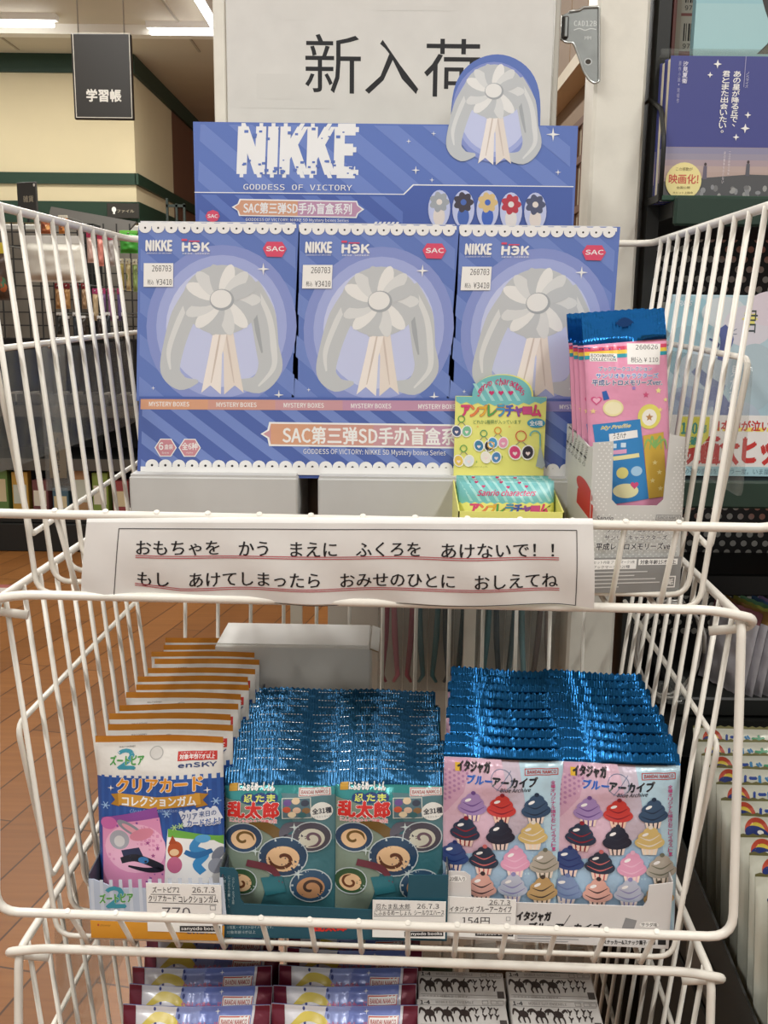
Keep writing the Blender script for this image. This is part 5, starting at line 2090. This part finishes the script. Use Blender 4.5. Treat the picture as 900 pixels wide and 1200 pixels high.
for i in range(8):
    x = -2.15 + i * .145
    t = thing('goods_tray', 'grey flat tray of small goods, number %s from the left on the upper gondola shelf' % ('one', 'two', 'three', 'four', 'five', 'six', 'seven', 'eight')[i], 'tray', (x, GY + .16, -H + hz(478) + .001), 0, 'trays on the gondola shelf')
    m = MB()
    m.box((0, 0, 0), (.135, .16, .012), M('4a4844', .5), None, .001)
    m.box((0, 0, .012), (.135, .006, .05), M('5d5b56', .4), None, .001)
    m.build('tray', t)
    m = MB()
    for q in range(4):
        m.box((.006 + q * .032, .02, .0125), (.034 + q * .032, .12, .045 + .01 * (q % 2)), M(('55504c', '8f8a80', 'a8a298')[(q + i) % 3], .5))
    m.build('sachet', t)
# second thing hanging nearer: long clear bag with dark lettering on a wire hook
p = at(60, 402, 2.3)
t = thing('tube_bag', 'long clear bag with dark lettering hung on a wire hook left of the baskets', 'bag', (p.x, 2.3, at(60, 575, 2.3).z))
hgt = p.z - at(60, 575, 2.3).z
m = pack(.060, hgt, .03, .03, .03, ((-1, FILM),), None, lambda v: FILM, 300, 12, 26, 0, .004)
m.build('bag', t)
m = MB()
m.box((-.019, -.001, .03), (.020, .001, hgt * .40), M('6f624a', .6))
a = Art(((0, 0), (1, 0), (1, 1), (0, 1)))
a.vtext('JAMES', .42, .1, .9, .4, M('1d1c1a', .5), .03, 'cjk')
a.emit(m, flat((-.019, -.001, .03), (.039, 0, 0), (0, 0, hgt * .4 - .03)))
m.build('card_insert', t)
m = MB()
m.tube(fillet([(0, -.016, hgt - .01), (0, .0, hgt + .008), (.03, .25, hgt + .012), (.06, 2.6, hgt + .012)], .02), .003, M('b5b5b0', .3, .8), 7)
m.build('hook', t)
# small signs on the gondola and on the green band
for px0, py0, px1, py1, Y, txt, lab in ((19, 214, 50, 252, 4.85, '雑貨', 'small black sign tilted on top of the far left net gondola'), (125, 238, 163, 256, 6.2, 'ファイル', 'small dark sign with pale lettering on the green band of the cream wall')):
    p0, p1 = at(px0, py0, Y), at(px1, py1, Y)
    w_, h_ = p1.x - p0.x, p0.z - p1.z
    t = thing('shelf_sign', lab, 'sign', (p0.x, Y, p1.z), R(-24) if Y < 5.5 else 0)
    m = MB()
    m.box((0, 0, 0), (w_, .012, h_), M('33302a', .4), None, .002)
    a = Art(((0, 0), (1, 0), (1, 1), (0, 1)))
    a.text(txt, .32, .42, .85, .62, M('a89f88', .4), .02)
    if Y > 5.5:
        a.ell(.22, .42, .07, .18, M('f2f0e6', .4))
        a.rect(.19, .5, .25, .72, M('f2f0e6', .4))
    else:
        a.ell(.92, .1, .05, .05, M('f2f0e6', .4))
    a.emit(m, flat((0, 0, 0), (w_, 0, 0), (0, 0, h_)))
    m.build('board', t)
    m = MB()
    if Y < 5.5:
        m.box((w_ * .45, .002, -(p1.z + H - GTOP + .004)), (w_ * .55, .010, .002), BLK)
    else:
        m.box((w_ * .3, .012, h_ * .3), (w_ * .7, YC - Y - .021, h_ * .7), BLK)
    m.build('bracket', t)
# grey slanting board and the pale counter behind the gondola
t = thing('display_board', 'grey slanting board top rising behind the far net gondola', 'board', (at(60, 246, 5.15).x, 5.15, -H))
m = MB()
p0, p1 = at(61, 242, 5.15), at(150, 272, 5.15)
m.prism([(0, 0), (p1.x - p0.x, 0), (p1.x - p0.x, p1.z + H), (.42, p1.z + H + .05), (0, p0.z + H), (-.01, p0.z + H - .03)], 0, .03, M('7d7a74', .5))
m.build('board', t)
t = thing('back_counter', 'pale grey counter top in front of the cream wall at the far left', 'counter', (-3.2, 5.4, -H))
zt_ = at(130, 264, 5.4).z + H
m = MB()
m.box((0, 0, zt_ - .09), (2.1, .6, zt_), M('cfccc2', .4), None, .004)
m.build('top', t)
m = MB()
m.box((.03, .03, 0), (2.07, .57, zt_ - .0905), M('4d4a44', .6))
m.build('body', t)
t = thing('metal_rack', 'dark green metal rack standing right of the small sign before the wall corner', 'rack', (at(194, 232, 6.05).x, 6.05, -H))
zz = at(194, 232, 6.05).z + H
for x in (0, .055, .10):
    m = MB()
    m.box((x, 0, 0), (x + .012, .02, zz + (.0 if x < .05 else -.03)), DKG)
    m.build('upright', t)
m = MB()
m.box((0, 0, zz - .05), (.112, .02, zz - .035), DKG)
m.build('rail', t)
# hanging department sign
p0, p1 = at(82.5, 39, 2.6), at(157, 140.5, 2.6)
w_, h_ = p1.x - p0.x, p0.z - p1.z
t = thing('hanging_sign', 'black sign with thin white border and white characters hung from the ceiling', 'sign', (p0.x, 2.6, p1.z))
m = MB()
m.box((0, 0, 0), (w_, .012, h_), M('26231e', .35), None, .002)
a = Art(((82.5, 39), (157, 39), (157, 140.5), (82.5, 140.5)))
a.frame(84.8, 38, 155.2, 138.5, .9, M('c9c4b4', .4))
a.text('学習帳', 99, 104.5, 142, 119, M('d9d6cc', .4), .035)
a.emit(m, flat((0, 0, 0), (w_, 0, 0), (0, 0, h_)))
m.build('board', t)
for x in (w_ * .12, w_ * .88):
    m = MB()
    m.cyl((x, .006, h_ - .002), (x, .006, CEIL - p1.z), .0016, M('b5b2aa', .4, .6), 6)
    m.build('rod', t)
# scrap of printed card lying on the floor
p = at(8, 692, 3.9)
t = MB()
d = ray(4, 692)
fp = d * (-H / d.z)
t.box((fp.x - .10, fp.y - .08, .0006), (fp.x + .06, fp.y + .08, .0022), M('a8605a', .5))
t.box((fp.x - .06, fp.y - .03, .0022), (fp.x + .05, fp.y + .03, .0028), M('d9cfc6', .5))
tag(t.build('floor_card'), 'flat red and white printed card lying on the wood floor at the far left', 'card')

# ================================================================== RIGHT BACKGROUND: bookshelf
def holes_material():
    m = bpy.data.materials.new('perforated')
    m.use_nodes = True
    nt = m.node_tree
    b = nt.nodes['Principled BSDF']
    tc = nt.nodes.new('ShaderNodeTexCoord')
    sp = nt.nodes.new('ShaderNodeSeparateXYZ')
    nt.links.new(tc.outputs['Object'], sp.inputs[0])

    def mth(op, a_, b_=None):
        n = nt.nodes.new('ShaderNodeMath')
        n.operation = op
        for i, q in enumerate((a_, b_)):
            if q is None:
                continue
            if isinstance(q, (int, float)):
                n.inputs[i].default_value = q
            else:
                nt.links.new(q, n.inputs[i])
        return n.outputs[0]
    PX, PZ = .0135, .0115
    zc = mth('DIVIDE', sp.outputs[2], PZ)
    row = mth('FLOOR', zc)
    odd = mth('MULTIPLY', mth('MODULO', mth('ABSOLUTE', row), 2), .5)
    xc = mth('ADD', mth('DIVIDE', sp.outputs[0], PX), odd)
    fx = mth('MULTIPLY', mth('SUBTRACT', mth('FRACT', xc), .5), PX)
    fz = mth('MULTIPLY', mth('SUBTRACT', mth('FRACT', zc), .5), PZ)
    dist = mth('SQRT', mth('ADD', mth('MULTIPLY', fx, fx), mth('MULTIPLY', fz, fz)))
    hole = mth('LESS_THAN', dist, .0038)
    n = nt.nodes.new('ShaderNodeTexNoise')
    n.inputs['Scale'].default_value = 9
    nt.links.new(tc.outputs['Object'], n.inputs[0])
    cr = nt.nodes.new('ShaderNodeValToRGB')
    e = cr.color_ramp.elements
    e[0].position, e[0].color = .40, rgb('d0cdc3')
    e[1].position, e[1].color = .58, rgb('e2dfd6')
    q = e.new(.66)
    q.color = rgb('dc9a84')
    nt.links.new(n.outputs['Fac'], cr.inputs[0])
    mx = nt.nodes.new('ShaderNodeMix')
    mx.data_type = 'RGBA'
    nt.links.new(hole, mx.inputs[0])
    mx.inputs[6].default_value = rgb('201c1a')
    nt.links.new(cr.outputs[0], mx.inputs[7])
    nt.links.new(mx.outputs[2], b.inputs['Base Color'])
    b.inputs['Roughness'].default_value = .5
    return m


GRN = M('20382c', .45)
BSX = .262
t = thing('book_shelf', 'tall black bookshelf with a perforated back and green edged shelves right of the upright', 'shelf', (BSX, .90, -H))
m = MB()
m.box((0, .32, 0), (.95, .335, 1.21), holes_material())
m.build('perforated_back', t)
m = MB()
m.box((0, .32, 1.2102), (.95, .335, 1.62), M('7a5a4c', .5, 0, 'card'))
m.build('wooden_back', t)
m = MB()
m.box((-.012, .10, 0), (.0, .335, 1.45), BLK)
m.build('side_panel', t)
shz = []
for py, d0, nm in ((236, .05, 'top'), (568, .02, 'mid'), (676, .20, 'low')):
    z = at(850, py, .90 + d0).z + H
    shz.append(z)
    m = MB()
    m.box((0, d0 + .004, z - .014), (.95, .32, z), BLK)
    m.build('shelf_board', t)
    m = MB()
    m.box((0, d0 - .004, z - .022), (.95, d0 + .0038, z + .004), GRN if nm != 'low' else M('121312', .5), None, .002)
    m.build('shelf_edge', t)
m = MB()
m.box((0, .05, .0), (.95, .32, .70), BLK)
m.build('base_cabinet', t)

# navy novel, two more behind it, on the top shelf in a black wire holder
NVY = M('464b8c', .35, 0, '', .5, .3)


def novel(label, loc, rz, art=True):
    t = thing('novel', label, 'book', loc, rz, 'navy novels on the top shelf')
    return t


zs = shz[0] - H + .001
nw, nh, nt_ = .140, .1265, .014
nb = thing('novel', 'navy novel with white vertical title and a round yellow sticker, front of the top shelf', 'book', (at(778, 200, .965).x, .965, zs), R(0), 'navy novels on the top shelf')
m = MB()
m.box((.0012, .0008, .0012), (nw - .001, nt_ - .0008, nh - .0012), M('dcd3bd', .6, 0, 'paper'))
m.build('pages', nb)
m = MB()
m.box((0, 0, 0), (nw, .0007, nh), NVY)
m.box((0, nt_ - .0007, 0), (nw, nt_, nh), NVY)
m.box((nw - .0007, .0007, 0), (nw, nt_ - .0007, nh), NVY)
pr = 130.0 / nw * 1.0
q0, q1 = at(778, 72, .965), at(778, 232, .965)
qr = at(778 + 130, 72, .965)
wpx = 130 / (qr.x - q0.x) * nw
a = Art(((778, 72), (778 + wpx, 72), (778 + wpx, 236), (778, 236)))
a.rect(778, 173.5, 778 + wpx, 236, M('a08f96', .4))
for i, c in enumerate(('8f8da6', '9a94a4', 'ab9aa0', 'b8a49e', 'b5a098')):
    a.rect(778, 174 + i * 7, 778 + wpx, 181 + i * 7, M(c, .4))
a.poly([(778, 213), (820, 209), (880, 204), (778 + wpx, 206), (778 + wpx, 236), (778, 236)], M('57585a', .4))
r2 = random.Random(9)
for i in range(26):
    a.ell(815 + r2.random() * 110, 219 + r2.random() * 13, 2 + 2 * r2.random(), 2 + 2 * r2.random(), M(('8f9092', '7a7a7a', '9f9f9c')[i % 3], .4), 0, 8)
for x, y0, y1, c in ((827, 191, 210, '6a6474'), (878, 188, 206, '5f6068')):
    a.ell(x, y0 + 2, 1.6, 2, M('4a3f40', .4), 0, 10)
    a.poly([(x - 2, y0 + 4), (x + 2, y0 + 4), (x + 2.6, y1), (x - 2.6, y1)], M(c, .4))
a.vtext('あの星が降る丘で、', 857, 88, 153, 8.5, WHITE, .03)
a.vtext('君とまた出会いたい。', 844, 88, 160, 8.5, WHITE, .03)
a.vtext('汐見夏衛', 795.5, 78, 103, 6, M('d5d4e4'), .03)
a.vtext('原作小説・完結作', 789, 78, 125, 3, M('b5b4d0'), 0)
a.vtext('ノベライズ', 869, 89, 107, 3.5, M('d5d4e4'), .0)
a.rect(865.2, 72, 866, 106, M('a5a4cc'))
a.vtext('涙の最後を忘れない', 849, 178, 215, 2.4, M('e0d8dc'), 0)
a.vtext('二人の奇跡の物語', 855, 178, 205, 2.4, M('e0d8dc'), 0)
for x, y, r_ in ((833, 81, 5), (825, 93, 3.5), (873, 137, 4), (871, 152, 5.5), (861, 162, 4)):
    a.spark(x, y, r_, WHITE, .35)
a.emit(m, flat((0, 0, 0), (nw, 0, 0), (0, 0, nh)))
m.build('cover', nb)
m = MB()
c = at(801.5, 212, .9625)
m.cyl((c.x - nb.location.x, -.0012, c.z - zs), (c.x - nb.location.x, -.0006, c.z - zs), .0165, M('ecdf9c', .4), 28)
a = Art(((780, 190), (823, 190), (823, 234), (780, 234)))
a.text('この感動が', 791, 196, 812, 200, M('6a5a3a'), 0)
a.text('映画化!', 783, 204, 820, 215, M('c9584a', .4), .02)
a.text('全国公開', 793, 218, 810, 221, M('6a5a3a'), 0)
a.text('大ヒット上映中', 789, 224, 814, 227, M('6a5a3a'), 0)
l0, l1 = at(780, 234, .9625), at(823, 190, .9625)
a.emit(m, flat((l0.x - nb.location.x, -.0012, l0.z - zs), (l1.x - l0.x, 0, 0), (0, 0, l1.z - l0.z)))
m.build('sticker', nb)
dup(nb, (at(778, 200, .965).x - .001, .9805, zs), (0, 0, 0), 'second navy novel, directly behind the stickered front copy')
dup(nb, (at(778, 200, .965).x - .0015, .9960, zs), (0, 0, 0), 'third navy novel, rearmost of the navy copies on the top shelf')
t = thing('book_stand', 'black bent metal book holder at the left of the navy novels', 'stand', (at(778, 200, .965).x - .004, .960, zs))
m = MB()
pl = [(0, -.004, .0), (0, -.004, .052), (0, .012, .082), (0, .052, .098), (0, .085, .10), (0, .085, .0)]
m.tube(fillet(pl, .006), .0022, BLK, 8)
m.build('side_bow', t)
m = MB()
m.box((.0, -.006, -.0006), (.10, .0, .0045), M('2b4a3a', .35), None, .001)
m.box((-.001, .0, -.0006), (.0005, .088, .006), BLK)
m.build('base_rail', t)

# upper pale blue book and the bar code slips behind it, magazines at the left
p0, p1 = at(820, -40, .985), at(820, 62.5, .985)
t = thing('book_stand', 'clear book ledge carrying the pale blue book above the navy novels', 'stand', (p0.x - .03, .985, 0))
t.location.z = H
m = MB()
m.box((0, .0, p1.z - .004), (.22, .24, p1.z - .0008), CLEAR, None, .0006)
m.build('ledge', t)
m = MB()
m.box((0, .0, p1.z - .0006), (.22, .0015, p1.z + .004), CLEAR)
m.build('lip', t)
t = thing('novel', 'pale blue novel with a dark hooded figure on its cover, top right corner', 'book', (p0.x, .988, p1.z))
m = MB()
m.box((0, 0, 0), (.13, .012, .18), M('8fbcc6', .35, 0, '', .5, .3), None, .0006)
a = Art(((820, -80), (935, -80), (935, 62.5), (820, 62.5)))
for i, c in enumerate(('7fb0be', '88b8c4', '94c0c8', 'a2c8cc')):
    a.rect(820, -80 + i * 36, 935, -43 + i * 36, M(c, .35))
hood = [(872, 62), (880, 55), (884, 46), (880, 40), (876, 32), (871, 20), (872, 10), (877, 3), (886, -4), (900, -10), (935, -6), (935, 62)]
a.poly(hood, M('34322f', .5))
a.poly([(874, 62), (884, 52), (900, 50), (935, 52), (935, 62)], M('5b5646', .5))
a.stroke([(882, 23), (889, 33)], 1.8, M('8d8d88', .4), 1)
a.stroke([(893, 56), (902, 58)], 2.4, M('c9c4b0', .4), 1)
a.emit(m, flat((0, 0, 0), (.13, 0, 0), (0, 0, .18)))
m.build('cover', t)
t = thing('magazine', 'magazine with two bar code labels standing left of the pale blue novel', 'magazine', (at(793, 60, 1.0).x, 1.02, p1.z - .012))
m = MB()
m.box((0, 0, 0), (.060, .006, .17), M('a8706a', .45, 0, 'card'), None, .0005)
z0_ = p1.z - .012
a = Art(((793, -60), (850, -60), (850, 71), (793, 71)))
a.rect(796, -60, 800, 71, M('cfc8b8', .5))
for y in (5, 31):
    a.rect(800, y - 1, 850, y + 23, M('d8d4c6', .5))
    for i in range(22):
        a.rect(803 + i * 2.1, y + 4, 803 + i * 2.1 + (1.1, .6, 1.4)[i % 3], y + 16, INK)
    a.text('9784827150012', 803, y + 17.8, 849, y + 21, INK, 0, 'mono')
a.emit(m, flat((0, 0, 0), (.060, 0, 0), (0, 0, .17)))
m.build('cover', t)
for i, (x, c, lab) in enumerate(((.285, '5f3550', 'thin plum magazine spine right of the white upright'), (.2905, 'cfc8ba', 'thin cream magazine spine next to the plum one'), (.2965, '7a4a68', 'thin mauve magazine spine next to the cream one'))):
    t = thing('magazine', lab, 'magazine', (x - .012, 1.03, shz[0] - H + .001), 0, 'thin magazines on the top shelf')
    t.rotation_euler = (0, R(5), 0)
    m = MB()
    m.box((0, 0, 0), (.004, .18, .24), M(c, .4, 0, 'card'), None, .0005)
    m.build('cover', t)
    m = MB()
    m.box((.0006, -.0006, .03), (.0034, .0002, .2), M('e2d8d0', .5))
    m.build('spine_print', t)
    if False:
        break

# wide pale anime style book in film, and the red lettered card in front of it
zs2 = shz[1] - H + .001
p0 = at(788, 345, .965)
t = thing('picture_book', 'wide pale blue filmed book behind the basket wires above the red lettered card', 'book', (p0.x, .965, zs2))
bw_, bh_ = .17, p0.z - zs2
m = MB()
m.box((0, 0, 0), (bw_, .014, bh_), M('b4cdd6', .35, 0, '', .5, .5), None, .0008)
q = at(788 + 100, 345, .965)
wp = 100 / (q.x - p0.x) * bw_
zb = at(788, 560, .965)
a = Art(((788, 345), (788 + wp, 345), (788 + wp, 345 + 215 * bh_ / (p0.z - zb.z)), (788, 345 + 215 * bh_ / (p0.z - zb.z))))
for x, y, rx, ry, c in ((810, 372, 30, 26, '9cc6d2'), (850, 365, 26, 18, 'cfd9dc'), (880, 380, 30, 24, 'd6d4dc'), (905, 360, 30, 20, 'd9cfd8'), (806, 410, 24, 30, '93b6c2'), (835, 430, 34, 26, 'bfcdd6'), (890, 440, 30, 40, 'b0c4cc'), (815, 480, 34, 30, 'a3b0c4'), (870, 490, 34, 24, 'b9c4d0'), (930, 430, 20, 60, 'b5ccd0')):
    a.ell(x, y, rx, ry, M(c, .35, 0, '', .5, .5))
for pts, wds, c in (([(848, 382), (856, 396), (850, 420)], [12, 16, 8], '54609a'), ([(820, 430), (838, 446), (858, 452)], [10, 14, 6], '7a86a8'), ([(840, 455), (856, 476), (850, 510)], [14, 20, 10], '717ba6'),
                    ([(800, 460), (822, 472), (846, 470)], [8, 12, 6], '8f9ab8'), ([(868, 470), (862, 496), (872, 520)], [10, 14, 8], '6a73a0'), ([(835, 395), (846, 402), (838, 408)], [2, 4, 1], '4a5a8a')):
    a.stroke(pts, wds, M(c, .35, 0, '', .5, .5))
a.star(881, 372, 10, M('e2dc7a', .35), 8, .6)
a.text('君', 874, 362, 890, 388, M('3d4a4a'), .0)
a.text('と', 861, 382, 867, 390, M('5a6a80'), .0)
a.vtext('見たひかり', 869, 425, 500, 11, M('eef2f4', .35), .0)
a.text('RAYS', 796, 352, 812, 358, M('dfeaf0'), .02, 'cjk', .3)
a.emit(m, flat((0, 0, 0), (bw_, 0, 0), (0, 0, bh_)))
m.build('cover', t)
m = MB()
m.box((-.004, .0142, 0), (-.0005, .05, bh_ * .96), M('8d8a80', .5))
m.build('support', t)
p0, p1 = at(786, 486, .925), at(786, 557, .925)
t = thing('shelf_card', 'white shelf card with big red lettering and a yellow sticker below the pale blue book', 'sign', (p0.x, .925, p1.z))
cw_, ch_ = .17, p0.z - p1.z
q = at(886, 486, .925)
wp = 100 / (q.x - p0.x) * cw_
m = MB()
m.box((0, 0, 0), (cw_, .0012, ch_), M('ecebe8', .45, 0, 'paper'))
a = Art(((786, 486), (786 + wp, 486), (786 + wp, 557), (786, 557)))
a.rect(786, 546, 786 + wp, 557, M('a5cbd4', .4))
RD = M('c23430', .4)
a.text('日本中が泣いた', 836, 492, 915, 504, RD, .02)
for q_ in range(6):
    a.rect(835 + q_ * 13, 500, 845 + q_ * 13, 504.5, M('efe06a', .4))
a.text('日本中が泣いた', 836, 492, 915, 504, RD, .03)
a.text('映画大ヒット!!', 803, 510, 950, 543, RD, .05)
a.poly([(796, 488), (832, 488), (832, 512), (824, 522), (797, 528)], M('e6e25a', .4))
a.text('150', 800, 495, 818, 508, M('3a9a8a', .4), .05)
a.text('万部', 819, 497, 829, 507, M('3a9a8a', .4), .02)
a.text('突破', 804, 511, 819, 521, M('3a9a8a', .4), .05)
a.text('あの花の感動を、もう一度。いま届けたい。', 800, 548, 930, 555, M('4f6f80'), .0)
a.emit(m, flat((0, 0, 0), (cw_, 0, 0), (0, 0, ch_)))
m.build('card', t)
m = MB()
m.box((.0, .0014, .0), (cw_, .03, .0015), CLEAR)
m.build('foot', t)

# rainbow coloured packs below
zs3 = at(880, 792, 1.02).z
t = thing('pack_ledge', 'black low ledge under the rainbow topped packs', 'ledge', (.30, .955, -H))
m = MB()
m.box((0, 0, .702), (.40, .15, zs3 + H), BLK, None, .002)
m.build('block', t)
rb = (('7a4a52', 'dull red'), ('8a6a3a', 'brown gold'), ('9a9a4a', 'olive'), ('5f8a6a', 'green'), ('4f6f9a', 'blue'), ('8a6f9a', 'violet'), ('9a7a80', 'rose grey'))
for i, (c, nm) in enumerate(rb):
    t = thing('sachet_pack', '%s edged sachet leaning in the rainbow topped row beside the basket corner' % nm, 'pack', (.352 + i * .0093, .985, zs3 + .0012), R(-62), 'sachets in the rainbow topped row')
    pa = M('b9b6bc', .3, .2, 'foil')
    fo = M(c, .3, .3, 'foil')
    m = pack(.062, .090, .008, .04, .08, ((.86, fo), (-1, pa)), None, lambda v: fo if v > .86 else pa, 400 + i, 12, 16, .0005, .001)
    t.rotation_euler = (R(-6), R(4), R(-62))
    m.build('bag', t)
# black cable loop with clear clips hanging beside the middle basket
t = thing('cable_loop', 'grey looped cable with clear clips hanging right of the middle basket', 'cable', (0, 0, 0))
t.location.z = H
c0_ = at(787, 765, .93)
m = MB()
m.tube([(c0_.x + .032 * math.cos(q * .35) * (1 + .06 * math.sin(q)), .93 + .003 * q / 6, c0_.z + .05 * math.sin(q * .35)) for q in range(37)], .0018, M('a3a19c', .35, .3), 7)
m.build('cable', t)
for i in range(3):
    m = MB()
    m.box((c0_.x - .012 + i * .010, .926, c0_.z - .052), (c0_.x - .005 + i * .010, .934, c0_.z - .030 + .003 * i), CLEAR, None, .001)
    m.build('clip', t)
m = MB()
m.tube([(c0_.x + .01, .931, c0_.z + .049), (c0_.x + .012, 1.0, c0_.z + .055), (c0_.x + .012, 1.095, c0_.z + .055)], .0015, M('8f8d88', .3, .8), 6)
m.build('hook', t)

# silvery packs in the black tray at the right
SG = M('d6d7c8', .3, .12, 'foil')
SGD = M('8f8a5e', .28, .55, 'foil')
t = thing('pack_tray', 'long black tray of silvery packs beside the right side of the baskets', 'tray', (.262, .56, -.545))
m = MB()
m.box((0, 0, 0), (.17, .36, .003), BLK)
m.prism([(0, 0), (.36, 0), (.36, .12), (.0, .055)], 0, .002, BLK)
m.v = m.v[:8] + [(b, a_, c) for a_, b, c in m.v[8:]]
m.f = m.f[:6] + [f[::-1] for f in m.f[6:]]
m.box((.002, 0, .003), (.17, .002, .05), BLK)
m.box((.168, .002, .003), (.17, .36, .05), BLK)
m.box((.002, .358, .003), (.168, .36, .12), BLK)
m.build('tray', t)
m = MB()
m.box((-.0012, .13, .012), (-.0004, .20, .045), M('77736c', .5))
m.build('side_label', t)
t = thing('low_cabinet', 'black low cabinet under the tray of silvery packs', 'cabinet', (.262, .52, -H))
m = MB()
m.box((0, 0, 0), (.5, .375, H - .547), BLK, None, .003)
m.build('body', t)
m = MB()
m.box((.02, -.004, .05), (.48, -.0005, H - .6), M('252523', .5))
m.build('door', t)
a = Art(((0, 0), (100, 0), (100, 100), (0, 100)))
a.ring(14, 9.5, 5, 7.5, M('c0503c', .3), 16, PI, 2 * PI)
a.ring(14, 9.5, 3, 5, M('d9c04a', .3), 16, PI, 2 * PI)
a.ell(14, 10.5, 7.5, 4, M('2b3a78', .3), .2)
a.ell(8, 12, 2.6, 1.6, M('2b3a78', .3))
a.ell(16, 9.5, 1.8, 1.1, WHITE)
for ch, c, x in (('に', '2b4a9a', 24), ('じ', '3f8ac0', 34), ('さ', '3f9a6a', 44), ('ん', 'd98a3a', 54), ('じ', 'c9403a', 64)):
    a.text(ch, x, 5.5, x + 9, 13.5, M(c, .3), .06)
a.text('ウエハース', 34, 17, 70, 20, M('55564a', .3), .02)
a.frame(76, 4.5, 98, 8.5, .6, M('b0443c', .3))
a.text('BANDAI NAMCO', 78, 5.6, 96, 7.5, M('b0443c', .3), .02, 'cjk')
a.ell(50, 62, 26, 18, M('a8a890', .3))
a.text('全30種', 36, 56, 64, 68, M('55564a', .3), .02)
m = pack(.128, .150, .013, .05, .05, ((.985, SGD), (-1, SG)), a, lambda v: SGD, 500, 34, 34, .0007, .0012, .45)
t = thing('silver_pack', 'x', 'pack', (0, 0, 0), 0, 'silvery packs in the black tray')
m.build('bag', t)
spots, labs = [], []
for i in range(12):
    y = .575 + i * .0275
    spots.append(((.2625 + .0665 + .003 * i + .0015 * (i % 2), y, -.5415 + .0006 * i), (R(-8 - .3 * i), R(rnd.uniform(-.8, .8)), R(rnd.uniform(-2, 3)))))
    labs.append('%s silvery pack with rainbow coloured lettering, counting from the front of the black tray' % (ordinal(i) if i else 'foremost'))
row_of_packs(t, 12, spots, labs)
